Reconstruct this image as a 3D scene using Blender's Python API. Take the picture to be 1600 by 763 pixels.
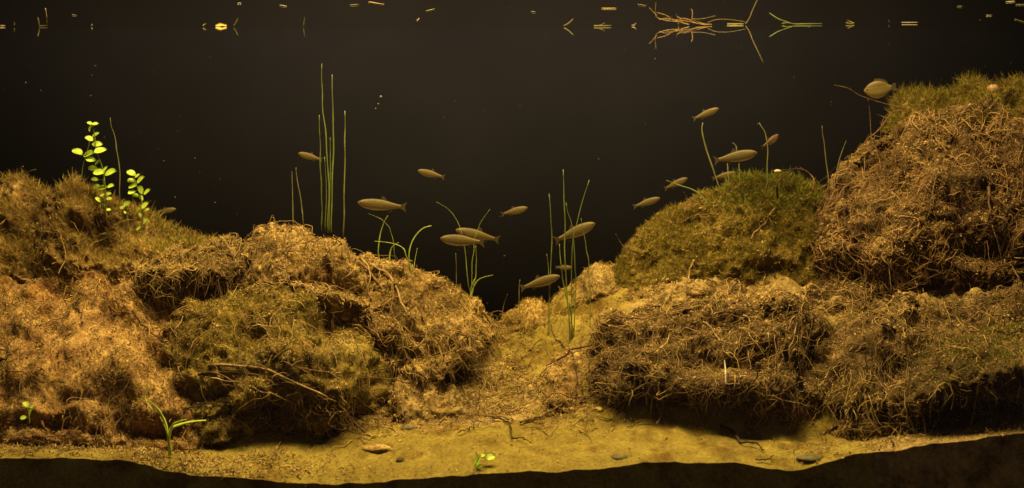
import bpy, math, random
import numpy as np
from mathutils import Vector
from mathutils.bvhtree import BVHTree

for o in list(bpy.data.objects):
    bpy.data.objects.remove(o)
SC = bpy.context.scene
COL = SC.collection
random.seed(7)
RNG = np.random.default_rng(11)

# ------------------------------------------------------------------ camera
CAMD, CZ, F, HY = 2.5, 0.55, 2667.0, 260.0       # distance to the front pane, height, focal length in photo pixels, horizon row
cam = bpy.data.cameras.new('camera')
cam.sensor_width = 36.0
cam.lens = 36.0 * F / 1600.0
cam.shift_y = -(381.5 - HY) / 1600.0
cam.clip_end = 100
cam.dof.use_dof = True
cam.dof.focus_distance = 2.72
cam.dof.aperture_fstop = 3.2
cam_o = bpy.data.objects.new('camera', cam)
cam_o.location = (0, -CAMD, CZ)
cam_o.rotation_euler = (math.radians(90), 0, 0)
COL.objects.link(cam_o)
SC.camera = cam_o

# ------------------------------------------------------------------ world, lamps, exposure
wd = bpy.data.worlds.new('World')
SC.world = wd
wd.use_nodes = True
wb = wd.node_tree.nodes['Background']
wb.inputs['Color'].default_value = (1.0, 0.72, 0.50, 1)
wb.inputs['Strength'].default_value = 0.075

def area(name, loc, sx, sy, watts, col, rx=0.0, ry=0.0):
    l = bpy.data.lights.new(name, 'AREA')
    l.shape = 'RECTANGLE'
    l.size, l.size_y = sx, sy
    l.energy = watts
    l.color = col
    o = bpy.data.objects.new(name, l)
    o.location = loc
    o.rotation_euler = (rx, ry, 0)
    COL.objects.link(o)
    return o

area('tank_lamp', (-0.06, 0.11, 1.42), 1.50, 0.24, 92.0, (1.0, 0.795, 0.46))

SC.view_settings.view_transform = 'Standard'
SC.view_settings.look = 'None'
SC.view_settings.exposure = 0.0
SC.view_settings.gamma = 1.0
SC.render.engine = 'CYCLES'
SC.cycles.use_denoising = True
SC.cycles.max_bounces = 8
SC.cycles.diffuse_bounces = 4
SC.cycles.transparent_max_bounces = 16
SC.cycles.volume_bounces = 1
SC.cycles.use_adaptive_sampling = False

# ------------------------------------------------------------------ helpers: projection
def W(px, py, y):
    """world point that stands at depth y behind photo pixel (px, py)"""
    d = y + CAMD
    return np.array([(px - 800.0) / F * d, y, CZ - (py - HY) / F * d])

SURF_Z = CZ + 0.2450                               # the water line
def surf_depth(py):
    return (SURF_Z - CZ) * F / (HY - py) - CAMD

# ------------------------------------------------------------------ helpers: noise
def _hash(ix, iy, iz, seed):
    h = (ix * 374761393 + iy * 668265263 + iz * 2147483647 + seed * 974634777) & 0xFFFFFFFF
    h = ((h ^ (h >> 13)) * 1274126177) & 0xFFFFFFFF
    h = ((h ^ (h >> 16)) * 2246822519) & 0xFFFFFFFF
    return (h ^ (h >> 15)) & 0xFFFFFFFF

def vnoise(p, seed=0):
    p = np.asarray(p, dtype=np.float64)
    i = np.floor(p).astype(np.int64)
    f = p - i
    u = f * f * f * (f * (f * 6 - 15) + 10)
    out = 0
    for dx in (0, 1):
        for dy in (0, 1):
            for dz in (0, 1):
                h = _hash(i[..., 0] + dx, i[..., 1] + dy, i[..., 2] + dz, seed) / 4294967295.0
                w = (u[..., 0] if dx else 1 - u[..., 0]) * (u[..., 1] if dy else 1 - u[..., 1]) * (u[..., 2] if dz else 1 - u[..., 2])
                out = out + h * w
    return out * 2 - 1

def fbm(p, freq, octs=4, seed=0, gain=0.5):
    a, s, t = 1.0, 0.0, 0.0
    p = np.asarray(p)
    for k in range(octs):
        s = s + a * vnoise(p * freq + 17.3 * k, seed + k)
        t += a
        a *= gain
        freq *= 2.03
    return s / t

def smooth(a, b, x):
    t = np.clip((x - a) / (b - a), 0, 1)
    return t * t * (3 - 2 * t)

def nrm(v):
    return v / np.maximum(np.linalg.norm(v, axis=-1, keepdims=True), 1e-9)

# ------------------------------------------------------------------ helpers: meshes and objects
def mesh_np(name, V, quads, mat, tint=None, shade=True):
    V = np.ascontiguousarray(V, dtype=np.float32).reshape(-1, 3)
    Q = np.ascontiguousarray(quads, dtype=np.int32)
    n, k = Q.shape
    m = bpy.data.meshes.new(name)
    m.vertices.add(len(V))
    m.vertices.foreach_set('co', V.ravel())
    m.loops.add(n * k)
    m.loops.foreach_set('vertex_index', Q.ravel())
    m.polygons.add(n)
    m.polygons.foreach_set('loop_start', np.arange(0, n * k, k, dtype=np.int32))
    if shade:
        m.polygons.foreach_set('use_smooth', np.ones(n, dtype=bool))
    if tint is not None:
        a = m.attributes.new('tint', 'FLOAT', 'POINT')
        a.data.foreach_set('value', np.ascontiguousarray(tint, dtype=np.float32).ravel())
    m.update(calc_edges=True)
    m.materials.append(mat)
    return m

def link(name, mesh, parent=None, kind=None, label=None):
    o = bpy.data.objects.new(name, mesh)
    COL.objects.link(o)
    if parent is not None:
        o.parent = parent
        o.location = -parent.location          # geometry is written in world coordinates
    if kind:
        o['kind'] = kind
    if label:
        o['label'] = label
    return o

def tag(o, label, cat, group=None):
    o['label'] = label
    o['category'] = cat
    if group:
        o['group'] = group
    return o

def thing(name, label, cat, loc, group=None):
    o = bpy.data.objects.new(name, None)
    o.empty_display_size = 0.02
    COL.objects.link(o)
    o.location = tuple(float(c) for c in loc)
    return tag(o, label, cat, group)

def struct(name, mesh):
    o = link(name, mesh)
    o['kind'] = 'structure'
    return o

def boxmesh(name, lo, hi, mat):
    x0, y0, z0 = lo
    x1, y1, z1 = hi
    V = [(x0, y0, z0), (x1, y0, z0), (x1, y1, z0), (x0, y1, z0), (x0, y0, z1), (x1, y0, z1), (x1, y1, z1), (x0, y1, z1)]
    Q = [(0, 3, 2, 1), (4, 5, 6, 7), (0, 1, 5, 4), (1, 2, 6, 5), (2, 3, 7, 6), (3, 0, 4, 7)]
    return mesh_np(name, V, Q, mat, shade=False)

def tubes(P, R, sides=3, flat=1.0, tint=None):
    """P (N,K,3) polylines, R (N,K) radii -> verts, quads, tint per vertex"""
    N, K, _ = P.shape
    T = np.empty_like(P)
    T[:, 1:-1] = P[:, 2:] - P[:, :-2]
    T[:, 0] = P[:, 1] - P[:, 0]
    T[:, -1] = P[:, -1] - P[:, -2]
    T = nrm(T)
    ref = nrm(RNG.normal(size=(N, 1, 3)) + 0 * T)
    S = nrm(np.cross(T, ref))
    B = np.cross(T, S)
    ang = np.arange(sides) / sides * 2 * math.pi
    V = P[:, :, None, :] + R[:, :, None, None] * (np.cos(ang)[None, None, :, None] * S[:, :, None, :] + flat * np.sin(ang)[None, None, :, None] * B[:, :, None, :])
    idx = np.arange(N * K * sides).reshape(N, K, sides)
    a = idx[:, :-1, :]
    b = np.roll(a, -1, axis=2)
    d = idx[:, 1:, :]
    c = np.roll(d, -1, axis=2)
    Q = np.stack([a, b, c, d], axis=-1).reshape(-1, 4)
    t = None
    if tint is not None:
        t = np.broadcast_to(tint[:, None, None], (N, K, sides)).ravel()
    return V.reshape(-1, 3), Q, t

def curve_pts(pts, n):
    """Catmull-Rom resample of a polyline to n points"""
    p = np.asarray(pts, dtype=float)
    if len(p) == 2:
        t = np.linspace(0, 1, n)[:, None]
        return p[0] * (1 - t) + p[1] * t
    q = np.vstack([2 * p[0] - p[1], p, 2 * p[-1] - p[-2]])
    seg = np.linspace(0, len(p) - 1 - 1e-6, n)
    i = seg.astype(int)
    u = (seg - i)[:, None]
    a, b, c, d = q[i], q[i + 1], q[i + 2], q[i + 3]
    return 0.5 * ((2 * b) + (-a + c) * u + (2 * a - 5 * b + 4 * c - d) * u ** 2 + (-a + 3 * b - 3 * c + d) * u ** 3)

def tube_mesh(name, pts, r0, r1, mat, sides=6, n=14, flat=1.0, mid=None, tint=0.5, knob=0.0):
    P = curve_pts(pts, n)[None]
    s = np.linspace(0, 1, n)
    R = r0 * (1 - s) + r1 * s if mid is None else np.interp(s, [0, 0.45, 1], [r0, mid, r1])
    if knob:
        R = R * (1 + knob * RNG.normal(size=n))
    V, Q, t = tubes(P, R[None], sides, flat, np.array([tint]))
    # close the ends with a fan to the end points
    V = np.vstack([V, P[0, :1], P[0, -1:]])
    a, b = len(V) - 2, len(V) - 1
    L = (n - 1) * sides
    caps = [(i, a, a, (i + 1) % sides) for i in range(sides)] + [(L + (i + 1) % sides, b, b, L + i) for i in range(sides)]
    tri = [(c[0], c[1], c[3]) if c[1] == a else (c[0], c[1], c[3]) for c in caps]
    m = bpy.data.meshes.new(name)
    m.from_pydata([tuple(v) for v in V], [], [tuple(int(k) for k in q) for q in Q] + [tuple(int(k) for k in q) for q in tri])
    m.polygons.foreach_set('use_smooth', np.ones(len(m.polygons), dtype=bool))
    at = m.attributes.new('tint', 'FLOAT', 'POINT')
    at.data.foreach_set('value', np.full(len(V), tint, dtype=np.float32))
    m.materials.append(mat)
    m.update()
    return m

# ------------------------------------------------------------------ materials
def new_mat(name):
    m = bpy.data.materials.new(name)
    m.use_nodes = True
    nt = m.node_tree
    bs = nt.nodes['Principled BSDF']
    return m, nt, bs

def ramp(nt, stops):
    r = nt.nodes.new('ShaderNodeValToRGB')
    e = r.color_ramp.elements
    e[0].position, e[0].color = stops[0][0], (*stops[0][1], 1)
    e[1].position, e[1].color = stops[-1][0], (*stops[-1][1], 1)
    for p, c in stops[1:-1]:
        k = e.new(p)
        k.color = (*c, 1)
    return r

def noise_node(nt, scale, detail=6, rough=0.6, vec=None):
    n = nt.nodes.new('ShaderNodeTexNoise')
    n.inputs['Scale'].default_value = scale
    n.inputs['Detail'].default_value = detail
    n.inputs['Roughness'].default_value = rough
    if vec:
        nt.links.new(vec, n.inputs['Vector'])
    return n

def mat_ground(name, stops, patch, scale=22, fine=160, bump=0.5, dist=0.004, rough=0.92, patch_scale=7, patch_at=(0.48, 0.62)):
    m, nt, bs = new_mat(name)
    L = nt.links.new
    tc = nt.nodes.new('ShaderNodeTexCoord').outputs['Object']
    n1 = noise_node(nt, scale, 8, 0.68, tc)
    n2 = noise_node(nt, fine, 5, 0.65, tc)
    mx = nt.nodes.new('ShaderNodeMix')
    mx.data_type = 'FLOAT'
    mx.inputs[0].default_value = 0.45
    L(n1.outputs['Fac'], mx.inputs[2])
    L(n2.outputs['Fac'], mx.inputs[3])
    r = ramp(nt, stops)
    L(mx.outputs[0], r.inputs['Fac'])
    n3 = noise_node(nt, patch_scale, 5, 0.6, tc)
    pr = ramp(nt, [(patch_at[0], (0, 0, 0)), (patch_at[1], (1, 1, 1))])
    L(n3.outputs['Fac'], pr.inputs['Fac'])
    mc = nt.nodes.new('ShaderNodeMix')
    mc.data_type = 'RGBA'
    mc.blend_type = 'MIX'
    L(pr.outputs['Color'], mc.inputs[0])
    L(r.outputs['Color'], mc.inputs[6])
    mul = nt.nodes.new('ShaderNodeMix')
    mul.data_type = 'RGBA'
    mul.blend_type = 'MULTIPLY'
    mul.inputs[0].default_value = 1.0
    L(r.outputs['Color'], mul.inputs[6])
    mul.inputs[7].default_value = (*patch, 1)
    L(mul.outputs[2], mc.inputs[7])
    L(mc.outputs[2], bs.inputs['Base Color'])
    bs.inputs['Roughness'].default_value = rough
    bs.inputs['Specular IOR Level'].default_value = 0.1
    bp = nt.nodes.new('ShaderNodeBump')
    bp.inputs['Strength'].default_value = bump
    bp.inputs['Distance'].default_value = dist
    L(mx.outputs[0], bp.inputs['Height'])
    L(bp.outputs['Normal'], bs.inputs['Normal'])
    return m

def mat_fibre(name, stops, rough=0.8, trans=0.0, patch=None, patch_scale=9):
    """colour picked per strand by its own random 'tint', drifting over the clump"""
    m, nt, bs = new_mat(name)
    L = nt.links.new
    at = nt.nodes.new('ShaderNodeAttribute')
    at.attribute_name = 'tint'
    tc = nt.nodes.new('ShaderNodeTexCoord').outputs['Object']
    n = noise_node(nt, patch_scale, 4, 0.6, tc)
    mr = nt.nodes.new('ShaderNodeMapRange')
    L(n.outputs['Fac'], mr.inputs['Value'])
    mr.inputs['From Min'].default_value = 0.3
    mr.inputs['From Max'].default_value = 0.7
    mx = nt.nodes.new('ShaderNodeMix')
    mx.data_type = 'FLOAT'
    mx.inputs[0].default_value = 0.45
    L(at.outputs['Fac'], mx.inputs[2])
    L(mr.outputs[0], mx.inputs[3])
    r = ramp(nt, stops)
    L(mx.outputs[0], r.inputs['Fac'])
    L(r.outputs['Color'], bs.inputs['Base Color'])
    bs.inputs['Roughness'].default_value = rough
    bs.inputs['Specular IOR Level'].default_value = 0.15
    if trans:
        tr = nt.nodes.new('ShaderNodeBsdfTranslucent')
        L(r.outputs['Color'], tr.inputs['Color'])
        ms = nt.nodes.new('ShaderNodeMixShader')
        ms.inputs[0].default_value = trans
        L(bs.outputs[0], ms.inputs[1])
        L(tr.outputs[0], ms.inputs[2])
        L(ms.outputs[0], nt.nodes['Material Output'].inputs['Surface'])
    return m

def mat_plain(name, c1, c2, scale=60, rough=0.6, trans=0.0, spec=0.3, bump=0.0):
    m, nt, bs = new_mat(name)
    L = nt.links.new
    tc = nt.nodes.new('ShaderNodeTexCoord').outputs['Object']
    n = noise_node(nt, scale, 5, 0.6, tc)
    r = ramp(nt, [(0.35, c1), (0.65, c2)])
    L(n.outputs['Fac'], r.inputs['Fac'])
    L(r.outputs['Color'], bs.inputs['Base Color'])
    bs.inputs['Roughness'].default_value = rough
    bs.inputs['Specular IOR Level'].default_value = spec
    if bump:
        bp = nt.nodes.new('ShaderNodeBump')
        bp.inputs['Strength'].default_value = bump
        bp.inputs['Distance'].default_value = 0.002
        L(n.outputs['Fac'], bp.inputs['Height'])
        L(bp.outputs['Normal'], bs.inputs['Normal'])
    if trans:
        tr = nt.nodes.new('ShaderNodeBsdfTranslucent')
        L(r.outputs['Color'], tr.inputs['Color'])
        ms = nt.nodes.new('ShaderNodeMixShader')
        ms.inputs[0].default_value = trans
        L(bs.outputs[0], ms.inputs[1])
        L(tr.outputs[0], ms.inputs[2])
        L(ms.outputs[0], nt.nodes['Material Output'].inputs['Surface'])
    return m

M_SAND = mat_ground('sand', [(0.30, (0.05, 0.031, 0.006)), (0.46, (0.118, 0.083, 0.016)), (0.62, (0.19, 0.142, 0.028))], (0.52, 0.44, 0.36), scale=16, fine=220, bump=0.6, dist=0.003, patch_scale=15)
M_SILT = mat_ground('silt', [(0.32, (0.05, 0.030, 0.011)), (0.46, (0.15, 0.098, 0.035)), (0.62, (0.27, 0.185, 0.07))], (0.42, 0.36, 0.3), scale=28, fine=190, bump=0.9, dist=0.005, patch_scale=18)
M_PEAT = mat_ground('peat', [(0.34, (0.04, 0.022, 0.008)), (0.48, (0.16, 0.097, 0.033)), (0.62, (0.38, 0.25, 0.088))], (0.5, 0.45, 0.38), scale=30, fine=200, bump=0.9, dist=0.006)
M_PEAT_RED = mat_ground('red_peat', [(0.34, (0.04, 0.020, 0.008)), (0.48, (0.155, 0.084, 0.030)), (0.62, (0.36, 0.225, 0.08))], (0.6, 0.45, 0.36), scale=30, fine=200, bump=0.9, dist=0.006)
M_PEAT_OLIVE = mat_ground('olive_peat', [(0.30, (0.035, 0.025, 0.006)), (0.48, (0.12, 0.085, 0.018)), (0.66, (0.26, 0.175, 0.04))], (0.55, 0.5, 0.35), scale=26, fine=200, bump=0.9, dist=0.006)
M_PEAT_DARK = mat_ground('dark_peat', [(0.34, (0.018, 0.010, 0.004)), (0.50, (0.065, 0.038, 0.014)), (0.64, (0.20, 0.125, 0.045))], (0.55, 0.5, 0.4), scale=30, fine=200, bump=0.9, dist=0.006)
M_ROOT = mat_fibre('root_fibre', [(0.08, (0.028, 0.016, 0.006)), (0.40, (0.13, 0.078, 0.027)), (0.68, (0.30, 0.195, 0.066)), (0.92, (0.46, 0.315, 0.118))])
M_ROOT_RED = mat_fibre('reddish_root_fibre', [(0.08, (0.030, 0.015, 0.007)), (0.40, (0.14, 0.074, 0.028)), (0.68, (0.30, 0.176, 0.064)), (0.92, (0.45, 0.290, 0.115))])
M_BARK = mat_plain('root_bark', (0.05, 0.026, 0.012), (0.14, 0.078, 0.03), 140, 0.85, 0, 0.1, 0.8)
M_BARK_PALE = mat_plain('pale_root_bark', (0.10, 0.060, 0.026), (0.24, 0.155, 0.075), 140, 0.8, 0, 0.1, 0.8)
M_BARK_DARK = mat_plain('dark_root_bark', (0.016, 0.009, 0.006), (0.05, 0.028, 0.015), 140, 0.85, 0, 0.1, 0.8)
M_MOSS = mat_fibre('brown_moss', [(0.1, (0.15, 0.095, 0.026)), (0.5, (0.33, 0.225, 0.056)), (0.9, (0.46, 0.325, 0.085))], 0.85, 0.35)
M_MOSS_OLIVE = mat_fibre('olive_moss', [(0.1, (0.065, 0.052, 0.009)), (0.5, (0.18, 0.137, 0.019)), (0.9, (0.31, 0.235, 0.036))], 0.85, 0.35)
M_MOSS_GREEN = mat_fibre('green_moss', [(0.1, (0.055, 0.055, 0.008)), (0.5, (0.14, 0.135, 0.014)), (0.9, (0.23, 0.22, 0.025))], 0.85, 0.25)
M_MOSS_RED = mat_fibre('reddish_moss', [(0.1, (0.07, 0.035, 0.016)), (0.5, (0.17, 0.090, 0.034)), (0.9, (0.28, 0.165, 0.06))], 0.85, 0.25)
M_CHIP = mat_fibre('plant_litter', [(0.1, (0.09, 0.050, 0.018)), (0.5, (0.22, 0.138, 0.048)), (0.9, (0.38, 0.25, 0.092))])
M_LEAF = mat_plain('bright_leaf', (0.28, 0.40, 0.028), (0.44, 0.56, 0.055), 90, 0.5, 0.35)
M_STEM = mat_plain('plant_stem', (0.11, 0.13, 0.02), (0.20, 0.21, 0.04), 90, 0.6, 0.1)
M_RUSH = mat_plain('rush_blade', (0.10, 0.105, 0.022), (0.19, 0.235, 0.04), 26, 0.55, 0.25)
M_RUSH_DULL = mat_plain('dull_rush_blade', (0.10, 0.085, 0.028), (0.18, 0.175, 0.05), 26, 0.6, 0.2)
M_GRASS = mat_plain('grass_leaf', (0.20, 0.23, 0.03), (0.36, 0.43, 0.06), 30, 0.5, 0.3)
M_FISH = mat_plain('fish_skin', (0.080, 0.055, 0.024), (0.135, 0.092, 0.040), 6, 0.6, 0.15, 0.2)
M_FISH_RED = mat_plain('reddish_fish_skin', (0.085, 0.045, 0.02), (0.14, 0.075, 0.034), 6, 0.6, 0.15, 0.2)
M_FISH_GOLD = mat_plain('golden_fish_skin', (0.085, 0.058, 0.015), (0.20, 0.135, 0.035), 9, 0.6, 0.15, 0.2)
def mat_fish(name, backc, side, belly):
    """darker back, paler flank and belly, fine mottling: the animal's own colours"""
    m, nt, bs = new_mat(name)
    L = nt.links.new
    tc = nt.nodes.new('ShaderNodeTexCoord').outputs['Object']
    sx = nt.nodes.new('ShaderNodeSeparateXYZ')
    L(tc, sx.inputs[0])
    n = noise_node(nt, 14, 5, 0.65, tc)
    ad = nt.nodes.new('ShaderNodeMath')
    ad.operation = 'MULTIPLY_ADD'
    L(n.outputs['Fac'], ad.inputs[0])
    ad.inputs[1].default_value = 0.13
    L(sx.outputs['Z'], ad.inputs[2])
    mr = nt.nodes.new('ShaderNodeMapRange')
    mr.inputs['From Min'].default_value = -0.05
    mr.inputs['From Max'].default_value = 0.19
    L(ad.outputs[0], mr.inputs['Value'])
    r = ramp(nt, [(0.0, belly), (0.42, side), (0.52, tuple(c * 0.62 for c in side)), (0.60, side), (0.92, backc)])
    L(mr.outputs[0], r.inputs['Fac'])
    L(r.outputs['Color'], bs.inputs['Base Color'])
    bs.inputs['Roughness'].default_value = 0.45
    bs.inputs['Specular IOR Level'].default_value = 0.3
    tr = nt.nodes.new('ShaderNodeBsdfTranslucent')
    L(r.outputs['Color'], tr.inputs['Color'])
    ms = nt.nodes.new('ShaderNodeMixShader')
    ms.inputs[0].default_value = 0.3
    L(bs.outputs[0], ms.inputs[1])
    L(tr.outputs[0], ms.inputs[2])
    tp = nt.nodes.new('ShaderNodeBsdfTransparent')      # thin-bodied little fish let some of what is behind them through
    m2 = nt.nodes.new('ShaderNodeMixShader')
    m2.inputs[0].default_value = 0.22
    L(ms.outputs[0], m2.inputs[1])
    L(tp.outputs[0], m2.inputs[2])
    L(m2.outputs[0], nt.nodes['Material Output'].inputs['Surface'])
    return m
M_FISH = mat_fish('fish_skin', (0.066, 0.045, 0.013), (0.165, 0.114, 0.034), (0.23, 0.165, 0.060))
M_FISH_RED = mat_fish('reddish_fish_skin', (0.09, 0.05, 0.022), (0.19, 0.105, 0.05), (0.28, 0.18, 0.09))
M_FISH_GOLD = mat_fish('golden_fish_skin', (0.12, 0.082, 0.022), (0.23, 0.16, 0.042), (0.30, 0.22, 0.07))
M_SPROUT = mat_plain('sprout_leaf', (0.40, 0.48, 0.05), (0.55, 0.62, 0.09), 30, 0.5, 0.3)
M_FIN = mat_plain('fish_fin', (0.075, 0.054, 0.024), (0.12, 0.086, 0.038), 30, 0.6, 0.55, 0.2)
M_EYE = mat_plain('fish_eye', (0.012, 0.010, 0.008), (0.02, 0.016, 0.012), 30, 0.25, 0, 0.5)
M_STONE = mat_plain('pebble', (0.036, 0.028, 0.010), (0.10, 0.078, 0.028), 70, 0.8, 0, 0.2, 0.6)
M_STONE_PINK = mat_plain('pink_pebble', (0.24, 0.13, 0.075), (0.38, 0.22, 0.13), 160, 0.8, 0, 0.2, 0.3)
M_STRAW = mat_plain('straw', (0.15, 0.125, 0.038), (0.26, 0.215, 0.07), 60, 0.7, 0.3)
M_YELLOW = mat_plain('yellow_leaf', (0.36, 0.27, 0.07), (0.50, 0.38, 0.11), 60, 0.7, 0.3)
M_ORANGE = mat_plain('orange_root', (0.15, 0.085, 0.028), (0.26, 0.165, 0.055), 60, 0.7, 0.1)
M_PALE = mat_plain('pale_scrap', (0.30, 0.24, 0.15), (0.46, 0.38, 0.25), 60, 0.7, 0.3)
M_BUBBLE = mat_plain('bubble', (0.05, 0.047, 0.04), (0.08, 0.075, 0.06), 300, 0.25, 0.3, 0.5)
M_BACK = mat_plain('black_backing', (0.0042, 0.0040, 0.0058), (0.0050, 0.0047, 0.0068), 5, 1.0, 0, 0.0)

def mat_pane():
    m, nt, bs = new_mat('aquarium_glass')
    L = nt.links.new
    tr = nt.nodes.new('ShaderNodeBsdfTransparent')
    tr.inputs['Color'].default_value = (0.985, 0.99, 0.98, 1)
    gl = nt.nodes.new('ShaderNodeBsdfGlossy')
    gl.inputs['Roughness'].default_value = 0.0
    ms = nt.nodes.new('ShaderNodeMixShader')
    ms.inputs[0].default_value = 0.01
    L(tr.outputs[0], ms.inputs[1])
    L(gl.outputs[0], ms.inputs[2])
    L(ms.outputs[0], nt.nodes['Material Output'].inputs['Surface'])
    nt.nodes.remove(bs)
    return m

def mat_waterline():
    m, nt, bs = new_mat('water_surface')
    L = nt.links.new
    tr = nt.nodes.new('ShaderNodeBsdfTransparent')
    gl = nt.nodes.new('ShaderNodeBsdfGlossy')
    gl.inputs['Roughness'].default_value = 0.0
    gl.inputs['Color'].default_value = (0.95, 0.92, 0.85, 1)
    fr = nt.nodes.new('ShaderNodeFresnel')
    fr.inputs['IOR'].default_value = 1.333
    ms = nt.nodes.new('ShaderNodeMixShader')
    L(fr.outputs[0], ms.inputs[0])
    L(tr.outputs[0], ms.inputs[1])
    L(gl.outputs[0], ms.inputs[2])
    L(ms.outputs[0], nt.nodes['Material Output'].inputs['Surface'])
    nt.nodes.remove(bs)
    return m

def mat_water():
    m, nt, bs = new_mat('tea_coloured_water')
    nt.nodes.remove(bs)
    pv = nt.nodes.new('ShaderNodeVolumePrincipled')
    pv.inputs['Color'].default_value = (0.0012, 0.0011, 0.0014, 1)
    pv.inputs['Absorption Color'].default_value = (0.98, 0.86, 0.22, 1)
    pv.inputs['Density'].default_value = 1.2
    pv.inputs['Anisotropy'].default_value = 0.2
    nt.links.new(pv.outputs[0], nt.nodes['Material Output'].inputs['Volume'])
    return m

# ------------------------------------------------------------------ the tank
TX, TY = 1.10, 0.56
G = mat_pane()
struct('front_pane', boxmesh('front_pane', (-TX - 0.01, -0.012, 0), (TX + 0.01, -0.002, 0.86), G))
struct('side_pane', boxmesh('side_pane', (-TX - 0.01, 0, 0), (-TX, TY, 0.86), M_BACK))
struct('side_pane', boxmesh('side_pane', (TX, 0, 0), (TX + 0.01, TY, 0.86), M_BACK))
struct('back_wall', boxmesh('back_wall', (-TX - 0.01, TY, 0), (TX + 0.01, TY + 0.01, 0.86), M_BACK))
struct('tank_floor', boxmesh('tank_floor', (-TX - 0.01, -0.012, -0.01), (TX + 0.01, TY + 0.01, -0.001), M_BACK))
ws = struct('water_surface', mesh_np('water_surface', [(-TX, 0, SURF_Z), (TX, 0, SURF_Z), (TX, TY, SURF_Z), (-TX, TY, SURF_Z)], [(0, 1, 2, 3)], mat_waterline(), shade=False))
wbx = struct('water', boxmesh('water', (-TX + 0.001, 0.0, 0.001), (TX - 0.001, TY - 0.001, SURF_Z - 0.0006), mat_water()))

# ------------------------------------------------------------------ the sand bed
ROWS = [
    (0.000, [(-240, 714), (0, 718), (110, 716), (200, 722), (260, 738), (330, 746), (420, 752), (480, 757), (560, 757), (640, 752), (720, 744), (800, 742), (940, 735), (1000, 722), (1060, 724), (1130, 723), (1190, 730), (1240, 738), (1290, 722), (1330, 712), (1370, 708), (1420, 700), (1500, 690), (1600, 676), (1840, 660)]),
    (0.030, [(-240, 700), (0, 704), (200, 706), (330, 726), (480, 734), (560, 734), (720, 722), (940, 714), (1000, 704), (1130, 704), (1240, 716), (1330, 702), (1370, 700), (1420, 690), (1500, 680), (1600, 666), (1840, 650)]),
    (0.120, [(-240, 690), (0, 690), (300, 695), (560, 690), (700, 672), (900, 668), (1000, 665), (1250, 690), (1400, 670), (1600, 640), (1840, 620)]),
    (0.250, [(-240, 600), (300, 600), (600, 622), (700, 607), (800, 600), (870, 592), (930, 540), (1000, 500), (1150, 492), (1280, 500), (1350, 505), (1430, 470), (1560, 465), (1840, 460)]),
    (0.360, [(-240, 480), (300, 480), (600, 530), (760, 548), (800, 545), (850, 528), (900, 492), (960, 458), (1060, 448), (1180, 444), (1300, 446), (1400, 425), (1560, 412), (1840, 400)]),
    (0.450, [(-240, 420), (300, 430), (600, 470), (740, 495), (800, 502), (850, 484), (890, 452), (930, 430), (1000, 425), (1300, 400), (1840, 330)]),
    (0.560, [(-240, 430), (300, 440), (600, 480), (740, 505), (800, 512), (850, 494), (890, 464), (930, 442), (1000, 435), (1300, 410), (1840, 340)]),
]
def bed():
    nx, ny = 420, 120
    xs = np.linspace(-TX + 0.002, TX - 0.002, nx)
    ys = np.linspace(0.0015, TY - 0.002, ny)
    zr = []
    for y, pl in ROWS:
        d = y + CAMD
        px = xs / d * F + 800
        py = np.interp(px, [a for a, _ in pl], [b for _, b in pl])
        zr.append(CZ - (py - HY) / F * d)
    zr = np.array(zr)
    ry = np.array([r[0] for r in ROWS])
    Z = np.empty((ny, nx))
    for j, y in enumerate(ys):
        k = min(max(np.searchsorted(ry, y) - 1, 0), len(ry) - 2)
        t = (y - ry[k]) / (ry[k + 1] - ry[k])
        Z[j] = zr[k] * (1 - t) + zr[k + 1] * t
    for _ in range(5):                              # round the creases between the rows
        Z[1:-1] = (Z[:-2] + 2 * Z[1:-1] + Z[2:]) / 4
        Z[:, 1:-1] = (Z[:, :-2] + 2 * Z[:, 1:-1] + Z[:, 2:]) / 4
    X, Y = np.meshgrid(xs, ys)
    P = np.stack([X, Y, Z], -1)
    amp = 0.25 + 0.75 * smooth(0.0, 0.10, Y)
    back = smooth(0.12, 0.26, Y)
    Z = Z + amp * (0.009 * fbm(P, 9, 3, 5) + 0.005 * fbm(P, 36, 3, 6) + 0.0016 * fbm(P, 150, 2, 7)) + back * ((1.25 + 0.25 * smooth(0.05, 0.12, X)) * (0.018 * fbm(P, 20, 4, 8) + 0.011 * fbm(P, 70, 3, 9)))
    Z[0] += 0.0035 * fbm(P[0], 30, 3, 12)
    V = np.stack([X, Y, Z], -1).reshape(-1, 3)
    idx = np.arange(nx * ny).reshape(ny, nx)
    Q = np.stack([idx[:-1, :-1], idx[:-1, 1:], idx[1:, 1:], idx[1:, :-1]], -1).reshape(-1, 4)
    # the vertical face of the bed against the front pane
    nb = len(V)
    bot = np.stack([xs, np.full(nx, 0.0015), np.full(nx, 0.002)], -1)
    top2 = V[:nx].copy()
    V = np.vstack([V, top2, bot])
    a = nb + np.arange(nx)
    b = nb + nx + np.arange(nx)
    Q = np.vstack([Q, np.stack([b[:-1], b[1:], a[1:], a[:-1]], -1)])
    return V, Q
BV, BQ = bed()
bm_ = mesh_np('sand_bed', BV, BQ, M_SAND)
bm_.materials.append(M_SILT)                          # brown silt settled on the right-hand terraces
cen_ = BV[BQ].mean(1)
pxc_ = cen_[:, 0] / (cen_[:, 1] + CAMD) * F + 800
silt_ = ((cen_[:, 1] + 0.03 * fbm(cen_, 25, 3, 73) > 0.135) & (pxc_ + 30 * fbm(cen_, 30, 2, 75) < 835 - 500 * (cen_[:, 1] - 0.22)) & (fbm(cen_, 22, 4, 74) > -0.12) | (cen_[:, 1] > 0.17) & (pxc_ + 60 * fbm(cen_, 40, 3, 71) > 985) | (pxc_ + 40 * fbm(cen_, 40, 3, 72) > 1360)).astype(np.int32)
bm_.polygons.foreach_set('material_index', silt_)
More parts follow.
